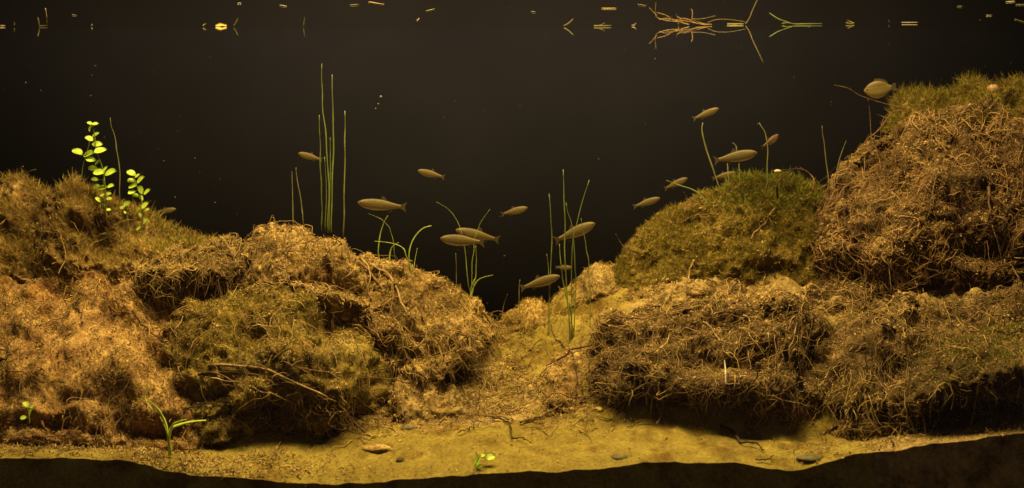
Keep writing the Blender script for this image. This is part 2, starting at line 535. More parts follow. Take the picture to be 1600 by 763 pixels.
bed_o = struct('sand_bed', bm_)

TREES = []                                            # (bvh, object) of every solid that later things may rest on
def add_bvh(V, Q, owner):
    t = BVHTree.FromPolygons([tuple(v) for v in V.tolist()], Q.tolist())
    TREES.append((t, owner))
    return t
add_bvh(BV, BQ, None)

CAMP = Vector((0, -CAMD, CZ))
def hit(px, py, far=False):
    """the first solid surface met along the sight line through a photo pixel: point, normal, owner"""
    d = (Vector(W(px, py, 0.3)) - CAMP).normalized()
    best = None
    for t, ow in TREES:
        loc, n, i, dist = t.ray_cast(CAMP, d)
        if loc is not None and (best is None or dist < best[0]):
            best = (dist, loc, n, ow)
    if best is None:
        return None
    n = best[2]
    if n.dot(d) > 0:
        n = -n
    return np.array(best[1]), np.array(n), best[3]

# ------------------------------------------------------------------ turf clumps
def clump_surface(crest, base, yc, yf, nu=175, nv=96, taper=(True, True), undercut=0.35, amp=1.0, seed=0, back=0.07, belly=1.55, lump=1.0, dents=()):
    u = np.linspace(0, 1, nu)
    def poly(pl):
        a = np.array(pl, float)
        px = a[0, 0] + (a[-1, 0] - a[0, 0]) * u
        py = np.interp(px, a[:, 0], a[:, 1])
        for _ in range(3):
            py[1:-1] = (py[:-2] + 2 * py[1:-1] + py[2:]) / 4
        return px, py
    cx, cy = poly(crest)
    bx, by = poly(base)
    prof = np.ones(nu)
    if taper[0]:
        prof *= np.clip(u / 0.22, 0, 1) ** 0.5
    if taper[1]:
        prof *= np.clip((1 - u) / 0.22, 0, 1) ** 0.5
    yfu = yc - (yc - yf) * (0.12 + 0.88 * prof)
    C = np.stack([(cx - 800) / F * (yc + CAMD), np.full(nu, yc), CZ - (cy - HY) / F * (yc + CAMD)], -1)
    B = np.stack([(bx - 800) / F * (yfu + CAMD), yfu, CZ - (by - HY) / F * (yfu + CAMD)], -1)
    nvf = int(nv * 0.72)
    rows = []
    vb = np.linspace(1, 0, nv - nvf, endpoint=False)
    for s in vb:                                      # back side, from its foot up to the crest
        a = s * math.pi / 2
        rows.append(np.stack([C[:, 0], C[:, 1] + back * math.sin(a), C[:, 2] - (C[:, 2] - np.minimum(B[:, 2], C[:, 2] - 0.05)) * (1 - math.cos(a))], -1))
    for t in np.linspace(0, 1, nvf):                  # over the crest and down the front
        a = t * math.pi / 2
        fy = math.sin(a) ** (2.0 / belly)
        fz = 1 - math.cos(a) ** (2.0 / belly) if t < 1 else 1.0
        under = undercut * smooth(0.60, 1.0, np.array(t)) 
        y = C[:, 1] + (B[:, 1] - C[:, 1]) * (fy - under)
        rows.append(np.stack([C[:, 0] + (B[:, 0] - C[:, 0]) * t, y, C[:, 2] + (B[:, 2] - C[:, 2]) * fz], -1))
    P = np.array(rows)
    # normals of the smooth form
    du = np.gradient(P, axis=1)
    dv = np.gradient(P, axis=0)
    N = nrm(np.cross(du, dv))
    if N[nv // 2, nu // 2, 2] < 0 and N[nv // 2, nu // 2, 1] > 0:
        N = -N
    n1 = fbm(P, 11, 3, seed)
    n2 = fbm(P, 32, 3, seed + 20)
    n3 = fbm(P, 95, 3, seed + 40)
    rid = 1 - np.abs(fbm(P + 0.02 * n1[..., None], 20, 3, seed + 60)) * 2.2
    edge = np.minimum(1, np.minimum(u if taper[0] else 1 + 0 * u, (1 - u) if taper[1] else 1 + 0 * u) / 0.08)[None, :]
    D = amp * (0.016 * n1 + 0.012 * n2 + 0.0095 * n3 + 0.003 * fbm(P, 260, 1, seed + 50) + 0.010 * np.minimum(rid, 0.6) - 0.010) * (0.4 + 0.6 * edge)
    D = D + lump * (0.022 * fbm(P, 9, 2, seed + 100) + 0.014 * fbm(P, 20, 2, seed + 110)) * edge
    for (dx, dy, rx, ry, dep) in dents:               # hollows (and knobs, when negative)
        qx = P[..., 0] / (P[..., 1] + CAMD) * F + 800
        qy = HY - (P[..., 2] - CZ) / (P[..., 1] + CAMD) * F
        wob = 1 + 0.5 * n2 + 0.35 * n3
        D = D - dep * np.exp(-(((qx - dx) / rx) ** 2 + ((qy - dy) / ry) ** 2) * wob * 1.2)
    P = P + N * D[..., None]
    P[..., 2] += amp * 0.004 * fbm(P, 60, 2, seed + 80)
    P[..., 1] = np.clip(P[..., 1], 0.006, TY - 0.006)
    V = P.reshape(-1, 3)
    V[:, 0] = np.clip(V[:, 0], -TX + 0.005, TX - 0.005)
    idx = np.arange(nu * nv).reshape(nv, nu)
    Q = np.stack([idx[:-1, :-1], idx[1:, :-1], idx[1:, 1:], idx[:-1, 1:]], -1).reshape(-1, 4)
    return V, Q, P

def sample(V, Q, n, wfun=None):
    a, b, c, d = (V[Q[:, k]] for k in range(4))
    fn = np.cross(c - a, d - b)
    ar = np.linalg.norm(fn, axis=1)
    N = fn / np.maximum(ar, 1e-12)[:, None]
    cen = (a + b + c + d) / 4
    # outward: up or towards the viewer for nearly every face of a mound
    w = ar.copy()
    w *= np.where(N[:, 1] > 0.5, 0.08, np.where(N[:, 1] > 0.2, 0.35, 1.0))
    w *= (np.abs(cen[:, 0]) / (cen[:, 1] + CAMD) < 0.318)
    if wfun is not None:
        w = w * wfun(cen, N)
    if w.sum() <= 0:
        return np.zeros((0, 3)), np.zeros((0, 3))
    k = RNG.choice(len(Q), n, p=w / w.sum())
    s, t = RNG.random((2, n, 1))
    p = (a[k] * (1 - s) + b[k] * s) * (1 - t) + (d[k] * (1 - s) + c[k] * s) * t
    return p, N[k]

def walk(p, d, nseg, seglen, curl, grav, tree=None, lift=0.002, hug=0.0):
    """random-walk polylines (N, nseg+1, 3), optionally kept outside and near a surface"""
    n = len(p)
    out = [p.copy()]
    d = nrm(d)
    q = p.copy()
    for k in range(nseg):
        d = nrm(d + RNG.normal(size=(n, 3)) * curl + np.array([0, 0, -grav]))
        q = q + d * seglen[:, None]
        if tree is not None:
            for i in range(n):
                loc, nn, fi, dist = tree.find_nearest(q[i])
                if loc is None:
                    continue
                side = (q[i] - np.array(loc)) @ np.array(nn)
                if side < lift:
                    q[i] = np.array(loc) + np.array(nn) * lift
                elif hug and side > lift * 3:
                    q[i] = q[i] * (1 - hug) + (np.array(loc) + np.array(nn) * lift) * hug
            d = nrm(q - out[-1])
        out.append(q.copy())
    return np.stack(out, 1)

def taper_r(n, k, r, tip=0.25):
    s = np.linspace(1, tip, k)
    return r[:, None] * s[None, :]

def flow(p, seed):
    return np.stack([fbm(p, 7, 2, seed), fbm(p, 7, 2, seed + 1), fbm(p, 7, 2, seed + 2)], -1) * 2.2

def root_mat(V, Q, n, mat, parent, wfun=None, length=(0.012, 0.035), rad=(0.00025, 0.0007), curl=0.5, grav=0.25, name='root_mat', lift=0.3, nseg=4, stray=0.55, tint=None):
    """fine roots lying on the surface, combed by a slowly turning flow and thick in some places, thin in others"""
    wf = lambda c, N: (0.12 + smooth(-0.25, 0.25, fbm(c, 15, 3, 301))) * (1.0 if wfun is None else wfun(c, N))
    p, N = sample(V, Q, n, wf)
    f = flow(p, 310) + np.array([0, 0, -0.8 * grav]) + RNG.normal(size=N.shape) * stray
    tang = nrm(f - N * (f * N).sum(-1, keepdims=True))
    d = tang + lift * N
    ln = RNG.uniform(length[0], length[1], n) * RNG.uniform(0.4, 1, n)
    P = walk(p - N * 0.0015, d, nseg, ln / nseg, curl, grav)
    r = rad[0] + (rad[1] - rad[0]) * RNG.random(n) ** 2.5
    t0 = RNG.random(n) * 0.85 if tint is None else RNG.uniform(*tint, n)
    v, q, t = tubes(P, taper_r(n, nseg + 1, r), 3, 1.0, t0)
    return link(name, mesh_np(name, v, q, mat, t), parent, 'stuff')

def crumbs(V, Q, n, mat, parent, wfun=None, length=(0.003, 0.009), rad=(0.0004, 0.0011), name='peat_crumbs', tint=(0.25, 1.0)):
    """short kinked bits of dead root and peat, heaped in knots"""
    wf = lambda c, N: (0.10 + smooth(-0.2, 0.3, fbm(c, 26, 3, 401))) * (1.0 if wfun is None else wfun(c, N))
    p, N = sample(V, Q, n, wf)
    d = nrm(RNG.normal(size=N.shape)) + 0.5 * N
    ln = RNG.uniform(length[0], length[1], n)
    P = walk(p + N * RNG.uniform(-0.001, 0.003, n)[:, None], d, 2, ln / 2, 0.9, 0.15)
    r = rad[0] + (rad[1] - rad[0]) * RNG.random(n) ** 2
    v, q, t = tubes(P, r[:, None] * np.array([0.5, 1.0, 0.4]), 3, 1.0, RNG.uniform(*tint, n))
    return link(name, mesh_np(name, v, q, mat, t, shade=False), parent, 'stuff')

def moss(V, Q, n, mat, parent, wfun=None, length=(0.005, 0.014), width=0.0005, up=0.6, name='moss'):
    p, N = sample(V, Q, n, wfun)
    n = len(p)
    if n == 0:
        return None
    d = nrm(N + up * np.array([0, 0, 1]) + RNG.normal(size=N.shape) * 0.55)
    ln = RNG.uniform(length[0], length[1], n) * (0.6 + 0.6 * RNG.random(n)) * (0.75 + 0.5 * np.clip(fbm(p, 30, 2, 91) + 0.5, 0, 1))
    side = nrm(np.cross(d, RNG.normal(size=d.shape)))
    b = p - N * 0.001
    m = b + d * (ln * 0.55)[:, None]
    e = m + nrm(d + RNG.normal(size=d.shape) * 0.45) * (ln * 0.5)[:, None]
    w = width * RNG.uniform(0.6, 1.3, n)[:, None]
    v = np.stack([b - side * w * 0.6, m + side * w, e, m - side * w], 1).reshape(-1, 3)
    q = np.arange(4 * n).reshape(n, 4)
    t = np.repeat(RNG.random(n), 4)
    return link(name, mesh_np(name, v, q, mat, t), parent, 'stuff')

def chips(V, Q, n, parent, wfun=None, size=(0.0009, 0.0034), name='plant_litter', mat=None):
    p, N = sample(V, Q, n, wfun)
    n = len(p)
    tn = nrm(N + RNG.normal(size=N.shape) * 0.45)
    a = nrm(np.cross(tn, RNG.normal(size=N.shape)))
    b = np.cross(tn, a)
    L = RNG.uniform(size[0], size[1], n)[:, None]
    wd_ = L * RNG.uniform(0.18, 0.55, n)[:, None]
    c = p + N * RNG.uniform(0.0003, 0.003, n)[:, None]
    v = np.stack([c - a * L, c - b * wd_ + tn * wd_ * 0.4, c + a * L, c + b * wd_ + tn * wd_ * 0.3], 1).reshape(-1, 3)
    q = np.arange(n * 4).reshape(n, 4)
    return link(name, mesh_np(name, v, q, mat or M_CHIP, np.repeat(RNG.random(n), 4), shade=False), parent, 'stuff')

upw = lambda lo, hi: (lambda c, N: smooth(lo, hi, N[:, 2]))
def patchy(freq, thr, soft, seed, lo=-1.0, hi=-0.5, zlo=None, box=None):
    def f(c, N):
        w = smooth(thr - soft, thr + soft, fbm(c, freq, 3, seed)) * smooth(lo, hi, N[:, 2])
        if box is not None:
            px = c[:, 0] / (c[:, 1] + CAMD) * F + 800
            py = HY - (c[:, 2] - CZ) / (c[:, 1] + CAMD) * F
            w = w * smooth(box[0] - 25, box[0] + 25, px) * (1 - smooth(box[2] - 25, box[2] + 25, px)) * smooth(box[1] - 15, box[1] + 15, py) * (1 - smooth(box[3] - 15, box[3] + 15, py))
        return w
    return f
side_w = lambda c, N: 0.25 + 0.75 * (1 - smooth(0.2, 0.8, N[:, 2]))

CL = {}
def clump(key, label, crest, base, yc, yf, mat, **kw):
    V, Q, P = clump_surface(crest, base, yc, yf, **kw)
    lo = V.min(0)
    e = thing('turf_clump', label, 'turf clump', ((V[:, 0].min() + V[:, 0].max()) / 2, (V[:, 1].min() + V[:, 1].max()) / 2, lo[2]), 'turf clumps banked up on the sand')
    link('peat_body', mesh_np('peat_body', V, Q, mat), e)
    CL[key] = (V, Q, e, add_bvh(V, Q, e))
    return CL[key]

clump('L1', 'brown mossy turf mound against the side wall behind the bright leafy stems',
      [(-240, 300), (-60, 285), (0, 280), (30, 276), (58, 296), (80, 300), (130, 300), (200, 340), (260, 380)], [(-240, 520), (0, 520), (260, 500)], 0.44, 0.33, M_PEAT, seed=1, undercut=0.05, belly=1.3, lump=0.5, taper=(False, True))
clump('L2', 'fuzzy rounded turf mound that the tall bright leafy stems grow from',
      [(50, 340), (70, 300), (95, 286), (140, 285), (185, 308), (230, 340), (290, 364), (340, 374), (390, 400)], [(50, 460), (200, 470), (390, 470)], 0.40, 0.30, M_PEAT, undercut=0.1, belly=1.4, lump=0.6, seed=2, dents=[(165, 385, 45, 30, 0.035), (215, 370, 30, 25, -0.012)])
clump('L3', 'small turf clump with a skirt of hanging roots below the leafy stems',
      [(200, 440), (222, 400), (262, 378), (310, 371), (345, 376), (370, 392), (400, 425)], [(205, 462), (290, 490), (400, 470)], 0.33, 0.25, M_PEAT_DARK, seed=3, undercut=0.5, dents=[(300, 455, 45, 20, 0.025)])
clump('L4', 'sunlit crumbly turf mound below the tallest rush blades',
      [(335, 445), (378, 412), (404, 362), (440, 348), (485, 350), (535, 365), (570, 382), (605, 402), (640, 430)], [(335, 500), (450, 490), (640, 560)], 0.34, 0.18, M_PEAT, seed=4, undercut=0.4, belly=1.4, dents=[(555, 432, 60, 20, 0.045), (475, 428, 55, 12, 0.025), (590, 470, 30, 40, 0.03), (500, 470, 40, 14, -0.015)])
clump('L5', 'straw covered turf bank sloping down to the sandy gap',
      [(545, 425), (600, 404), (650, 414), (700, 442), (735, 466), (760, 492), (778, 520)], [(500, 590), (600, 620), (680, 600), (730, 560), (772, 530)], 0.38, 0.19, M_PEAT, seed=5, undercut=0.2, belly=1.3, dents=[(660, 470, 60, 30, -0.01), (690, 540, 40, 20, 0.02), (610, 520, 30, 60, 0.03)])
clump('L6', 'large moss covered front mound with an arching root and dark hollow below',
      [(225, 575), (262, 515), (300, 474), (350, 448), (420, 442), (480, 452), (530, 482), (575, 535), (612, 600)], [(230, 700), (430, 692), (620, 680)], 0.24, 0.06, M_PEAT_OLIVE, seed=6, undercut=0.3, belly=1.25, lump=1.2, dents=[(305, 622, 45, 28, 0.045), (400, 660, 70, 26, 0.045), (590, 655, 34, 30, 0.04), (515, 505, 40, 26, 0.025), (380, 500, 60, 30, -0.012), (460, 560, 60, 30, -0.015)])
clump('L7', 'broad brown front mound behind the broad-leaved green sprout',
      [(-240, 425), (0, 425), (80, 415), (160, 425), (230, 445), (300, 465), (380, 510), (450, 580)], [(-240, 705), (0, 702), (120, 698), (200, 706), (330, 722), (455, 720)], 0.34, 0.045, M_PEAT_RED, seed=7, undercut=0.1, belly=1.12, lump=1.4, taper=(False, True), dents=[(245, 668, 70, 20, 0.04), (110, 540, 70, 40, -0.02), (200, 590, 70, 40, -0.02), (20, 600, 40, 20, 0.02), (160, 500, 50, 14, 0.015), (60, 662, 40, 14, 0.02), (190, 650, 24, 24, 0.02), (130, 620, 30, 12, 0.02)])
clump('V1', 'little fuzzy turf tuft alone at the bottom of the gap',
      [(783, 522), (800, 494), (825, 482), (850, 488), (872, 515)], [(785, 528), (872, 528)], 0.45, 0.40, M_PEAT, seed=8, nu=70, nv=50, amp=0.6)
clump('V2', 'small crumbly turf lump on top of the pale sand bank',
      [(895, 466), (930, 424), (962, 420), (1010, 440)], [(895, 480), (1010, 490)], 0.43, 0.36, M_SILT, seed=9, nu=90, nv=60, amp=0.6)
clump('R1', 'dome of olive green moss with a thin branch across its face',
      [(955, 425), (985, 376), (1040, 330), (1100, 300), (1160, 282), (1220, 276), (1262, 286), (1300, 310), (1350, 350)], [(955, 462), (1150, 470), (1350, 480)], 0.42, 0.335, M_PEAT_OLIVE, seed=10, undercut=0.1, belly=1.35, amp=0.8, lump=0.45, dents=[(1200, 418, 45, 16, 0.022)])
clump('R2', 'tallest turf bank of matted dead roots under the mossy ledge',
      [(1268, 345), (1290, 290), (1330, 245), (1370, 212), (1410, 186), (1460, 172), (1520, 172), (1600, 164), (1840, 150)], [(1268, 450), (1310, 490), (1350, 520), (1385, 500), (1420, 450), (1470, 432), (1530, 452), (1600, 440), (1840, 440)], 0.40, 0.25, M_PEAT_DARK, seed=11, taper=(True, False), undercut=0.2, belly=1.35, lump=1.2, nu=220, nv=130, dents=[(1335, 440, 38, 40, 0.035), (1545, 398, 45, 18, 0.035), (1450, 300, 80, 30, -0.012), (1310, 330, 20, 50, 0.012)])
clump('R3', 'topmost mossy ledge beside a pink pebble near the disc-shaped fish',
      [(1392, 200), (1402, 160), (1440, 142), (1500, 130), (1550, 124), (1600, 116), (1840, 105)], [(1392, 225), (1600, 240), (1840, 250)], 0.46, 0.36, M_PEAT_OLIVE, seed=12, taper=(True, False), undercut=0.4, dents=[(1582, 152, 24, 16, 0.05)])
clump('R4', 'wide front root mat with a dark hollow under it beside the sand',
      [(880, 605), (905, 540), (940, 492), (1000, 470), (1060, 474), (1120, 466), (1180, 468), (1240, 468), (1290, 490), (1340, 545)], [(885, 655), (1000, 665), (1180, 680), (1340, 690)], 0.25, 0.085, M_PEAT_DARK, seed=13, undercut=0.4, belly=1.3, lump=1.1, nu=210, nv=124, dents=[(1165, 560, 70, 20, 0.055), (1262, 575, 40, 24, 0.04), (1000, 645, 110, 20, 0.05), (1130, 640, 40, 20, 0.035), (1130, 603, 50, 14, -0.025), (960, 530, 30, 16, 0.02), (1040, 580, 60, 12, -0.015)])
clump('R5', 'dim sloping root bank beside the wide root mat at the dark corner',
      [(1205, 660), (1255, 575), (1305, 518), (1340, 486), (1375, 470), (1420, 468), (1455, 484), (1510, 480), (1560, 468), (1640, 455), (1840, 455)], [(1215, 710), (1330, 712), (1420, 712), (1600, 690), (1840, 670)], 0.24, 0.020, M_PEAT_DARK, seed=14, taper=(True, False), undercut=0.35, belly=1.2, nu=200, nv=124, dents=[(1335, 652, 60, 22, 0.05), (1490, 640, 90, 30, 0.05), (1275, 650, 30, 28, 0.03), (1390, 580, 30, 24, 0.03), (1440, 500, 60, 12, 0.02)])
clump('R6', 'low green mossy ledge over a black hollow in the dark corner',
      [(1375, 600), (1425, 555), (1475, 530), (1530, 512), (1600, 506), (1840, 500)], [(1375, 690), (1430, 668), (1500, 640), (1600, 620), (1840, 600)], 0.15, -0.012, M_PEAT_DARK, lump=0.5, seed=15, taper=(True, False), undercut=0.35)

clump('G1', 'low heap of root litter on the sand at the foot of the straw bank',
      [(585, 640), (620, 596), (665, 580), (705, 596), (745, 640)], [(590, 655), (660, 668), (745, 650)], 0.23, 0.15, M_SILT, seed=16, undercut=0.05, belly=1.1, amp=0.8, lump=0.6, nu=90, nv=60)
clump('G2', 'small flat heap of litter in the middle of the sand under the sticks',
      [(760, 668), (790, 652), (830, 648), (890, 640), (930, 655)], [(765, 690), (840, 684), (930, 668)], 0.16, 0.115, M_SILT, seed=17, undercut=0.0, belly=1.0, amp=0.35, lump=0.2, nu=90, nv=50)
clump('G3', 'low bank of root litter on the sand left of the wide root mat',
      [(830, 600), (860, 566), (900, 548), (950, 560), (980, 600)], [(835, 622), (900, 650), (985, 640)], 0.25, 0.15, M_PEAT, seed=18, undercut=0.0, belly=1.1, amp=0.6, lump=0.5, nu=90, nv=60)

clump('R7', 'dark drooping root clump wedged between the moss dome and the wide root mat',
      [(1215, 458), (1255, 432), (1300, 418), (1350, 430), (1395, 465), (1420, 500)], [(1225, 492), (1300, 520), (1425, 520)], 0.36, 0.255, M_PEAT_DARK, seed=19, undercut=0.15, belly=1.3, nu=110, nv=70)
clump('R8', 'rough tan lump of root litter just below the moss dome',
      [(985, 462), (1020, 446), (1080, 440), (1150, 440), (1200, 448), (1235, 470)], [(985, 486), (1100, 496), (1235, 496)], 0.335, 0.255, M_SILT, seed=20, undercut=0.1, belly=1.1, nu=120, nv=60, amp=0.9, lump=0.7)
def S(key):
    V, Q, e, t = CL[key]
    return V, Q, e
def cover(key, roots=0, rootmat=None, rkw=None, litter=0, crumb=0, mosses=(), topw=0.3, bare=None):
    V, Q, e = S(key)
    bw = (lambda c, N: 1 - 0.85 * patchy(5, -2, 0.1, 1, box=bare)(c, N + 9)) if bare else (lambda c, N: 1.0)
    if roots:
        root_mat(V, Q, int(roots * 0.32), rootmat or M_ROOT, e, lambda c, N: side_w(c, N) * bw(c, N), **(rkw or {}))
    if crumb:
        crumbs(V, Q, int(crumb * 0.9), rootmat or M_ROOT, e, lambda c, N: (topw + smooth(-0.2, 0.5, N[:, 2])) * bw(c, N))
    if litter:
        chips(V, Q, litter, e, upw(0.15, 0.7))
    for (n, mat, wf, ln) in mosses:
        moss(V, Q, int(n * 0.88), mat, e, wf, ln)

cover('L1', 1200, M_ROOT, None, 600, 1800, [(20000, M_MOSS, patchy(14, -0.25, 0.2, 101, 0.0, 0.5), (0.006, 0.024)), (5000, M_MOSS_RED, patchy(16, 0.05, 0.15, 102, -0.2, 0.2), (0.004, 0.01))])
cover('L2', 1800, M_ROOT, None, 1000, 2500, [(20000, M_MOSS, patchy(14, -0.25, 0.2, 103, 0.1, 0.5), (0.006, 0.024)), (7000, M_MOSS_GREEN, patchy(10, -0.4, 0.2, 104, 0.1, 0.5, box=(240, 300, 400, 400)), (0.006, 0.016))])
cover('L3', 3000, M_ROOT, dict(length=(0.015, 0.045), grav=0.5, curl=0.3), 800, 2500, [(2500, M_MOSS, patchy(14, 0.0, 0.2, 105, 0.3, 0.6), (0.004, 0.010))])
cover('L4', 3000, M_ROOT, dict(length=(0.010, 0.035), grav=0.4), 2500, 6500, [(5000, M_MOSS, patchy(14, 0.1, 0.2, 106, 0.2, 0.6), (0.004, 0.009))])
cover('L5', 5000, M_ROOT, dict(length=(0.02, 0.055), grav=0.45, curl=0.22, stray=0.35), 2000, 3500, [(3000, M_MOSS, patchy(14, 0.1, 0.2, 107, 0.2, 0.6), (0.004, 0.010))])
cover('L6', 3500, M_ROOT, dict(length=(0.015, 0.045), grav=0.35), 2500, 4500, [(22000, M_MOSS_OLIVE, patchy(16, -0.12, 0.2, 108, -0.1, 0.3), (0.003, 0.009)), (8000, M_MOSS, patchy(18, 0.1, 0.2, 109, -0.1, 0.3), (0.004, 0.012))])
cover('L7', 3000, M_ROOT, dict(length=(0.012, 0.04), grav=0.35), 3000, 6500, [(13000, M_MOSS, patchy(15, 0.0, 0.15, 110, -0.2, 0.2), (0.003, 0.010)), (10000, M_MOSS_RED, patchy(11, 0.05, 0.15, 111, -0.2, 0.2), (0.003, 0.010))])
cover('R7', 1500, M_ROOT, dict(length=(0.02, 0.05), grav=0.5), 500, 1200)
cover('R8', 1200, M_ROOT, dict(length=(0.01, 0.03), grav=0.2), 900, 2200)
cover('V1', 400, M_ROOT, dict(length=(0.01, 0.03)), 200, 300, [(2000, M_MOSS, patchy(14, -0.5, 0.3, 112), (0.004, 0.012))])
cover('V2', 500, M_ROOT, dict(length=(0.01, 0.03)), 300, 700, [(2000, M_MOSS, patchy(14, -0.2, 0.3, 113), (0.003, 0.008))])
cover('R1', 1200, M_ROOT, None, 800, 1800, [(28000, M_MOSS_OLIVE, patchy(13, -0.25, 0.25, 114, -0.3, 0.2), (0.005, 0.014)), (8000, M_MOSS_GREEN, patchy(10, -0.3, 0.2, 115, 0.1, 0.5, box=(1130, 250, 1290, 330)), (0.006, 0.020)), (6000, M_MOSS, patchy(10, 0.1, 0.2, 116, -0.2, 0.2), (0.005, 0.012))])
cover('R2', 6000, M_ROOT_RED, dict(length=(0.012, 0.045), grav=0.35, curl=0.5), 3500, 12000, [(4000, M_MOSS_RED, patchy(12, 0.05, 0.2, 117, -0.2, 0.2), (0.003, 0.008)), (4000, M_MOSS, patchy(12, 0.05, 0.2, 118, -0.2, 0.2, box=(1330, 190, 1500, 320)), (0.003, 0.009))], topw=0.8)
cover('R3', 800, M_ROOT_RED, None, 300, 1000, [(15000, M_MOSS_OLIVE, patchy(12, -0.4, 0.3, 119, -0.1, 0.3), (0.008, 0.026))])
cover('R4', 8500, M_ROOT, dict(length=(0.02, 0.06), grav=0.35, curl=0.35), 3500, 6500, [(3000, M_MOSS, patchy(12, 0.1, 0.2, 120, 0, 0.3), (0.003, 0.008))])
cover('R5', 7000, M_ROOT, dict(length=(0.02, 0.06), grav=0.4, curl=0.3, stray=0.35), 2500, 4000, [(5000, M_MOSS_OLIVE, patchy(12, 0.1, 0.2, 121, 0, 0.3), (0.003, 0.009))])
cover('R6', 1500, M_ROOT, dict(length=(0.015, 0.05), grav=0.5), 400, 900, [(9000, M_MOSS_GREEN, patchy(12, -0.4, 0.3, 122, 0.0, 0.4), (0.004, 0.010))])

# litter and fine roots lying loose on the sand
BQt = BQ[: (420 - 1) * (120 - 1)]
def bed_px(c):
    return c[:, 0] / (c[:, 1] + CAMD) * F + 800
gap_w = lambda c, N: (1 - 0.8 * smooth(0.24, 0.30, c[:, 1]) * smooth(815, 850, bed_px(c))) * smooth(0.10, 0.17, c[:, 1]) * smooth(520, 600, bed_px(c)) * (1 - smooth(940, 1020, bed_px(c)))
terr_w = lambda c, N: smooth(0.2, 0.26, c[:, 1]) * (1 - smooth(0.40, 0.44, c[:, 1])) * smooth(925, 985, bed_px(c))
left_w = lambda c, N: (1 - smooth(300, 620, bed_px(c))) * (1 - smooth(0.06, 0.10, c[:, 1])) + 0.25 * smooth(1200, 1300, bed_px(c)) * (1 - smooth(0.06, 0.1, c[:, 1]))
gp, gN = sample(BV, BQt, 800, lambda c, N: gap_w(c, N) * (0.2 + smooth(-0.2, 0.3, fbm(c, 12, 3, 58))))
gd = nrm(flow(gp, 520) * np.array([1, 1, 0.2]) + RNG.normal(size=gp.shape) * 0.6)
gl = RNG.uniform(0.02, 0.08, len(gp))
gP = walk(gp, gd, 8, gl / 8, 0.3, 0.1, TREES[0][0], 0.0015, 0.6)
gr = 0.0003 + 0.0010 * RNG.random(len(gp)) ** 1.8
gv, gq, gt = tubes(gP, taper_r(len(gp), 9, gr, 0.35), 4, 1.0, RNG.uniform(0, 0.75, len(gp)))
link('root_litter', mesh_np('root_litter', gv, gq, M_ROOT, gt), None, 'stuff')
for g in ('G1', 'G2', 'G3'):
    cover(g, 900, M_ROOT, dict(length=(0.012, 0.04), grav=0.1, lift=0.15), 500, 700)
root_mat(BV, BQt, 6500, M_ROOT, None, gap_w, length=(0.012, 0.045), rad=(0.0003, 0.0011), grav=0.05, lift=0.12, name='root_litter', tint=(0.0, 0.8))
crumbs(BV, BQt, 7000, M_ROOT, None, gap_w, name='peat_litter')
crumbs(BV, BQt, 3500, M_ROOT, None, left_w, length=(0.003, 0.010), rad=(0.0005, 0.0014), name='peat_litter')
crumbs(BV, BQt, 5000, M_ROOT, None, terr_w, length=(0.003, 0.009), rad=(0.0004, 0.0012), name='peat_litter', tint=(0.1, 0.95))
root_mat(BV, BQt, 2500, M_ROOT, None, terr_w, length=(0.01, 0.03), grav=0.05, lift=0.1, name='root_litter')
chips(BV, BQt, 3500, None, lambda c, N: 0.12 * (c[:, 1] < 0.2) + gap_w(c, N) + left_w(c, N), name='plant_litter')
chips(BV, BQt, 1200, None, lambda c, N: smooth(-0.1, 0.3, fbm(c, 14, 3, 57)) * (c[:, 1] < 0.16), size=(0.0006, 0.0022), name='dark_grit', mat=M_BARK_DARK)

# ------------------------------------------------------------------ roots one can pick out: parts of their clump
def draped(pts, lift=0.005, default=0.1):
    """photo polyline laid on the solid surfaces that stand there"""
    out, ow = [], None
    for px, py in pts:
        h = hit(px, py)
        if h is None:
            out.append(None)
            continue
        out.append(h[0] + h[1] * lift)
        if ow is None:
            ow = h[2]
    ys = [p[1] for p in out if p is not None]
    ym = sum(ys) / len(ys) if ys else default
    for i, (px, py) in enumerate(pts):
        if out[i] is None:
            out[i] = W(px, py, ym)
    # no part of one root jumps far in depth
    for i in range(1, len(out)):
        if abs(out[i][1] - out[i - 1][1]) > 0.07:
            out[i] = W(pts[i][0], pts[i][1], out[i - 1][1] + 0.05 * np.sign(out[i][1] - out[i - 1][1]))
    return out, ow

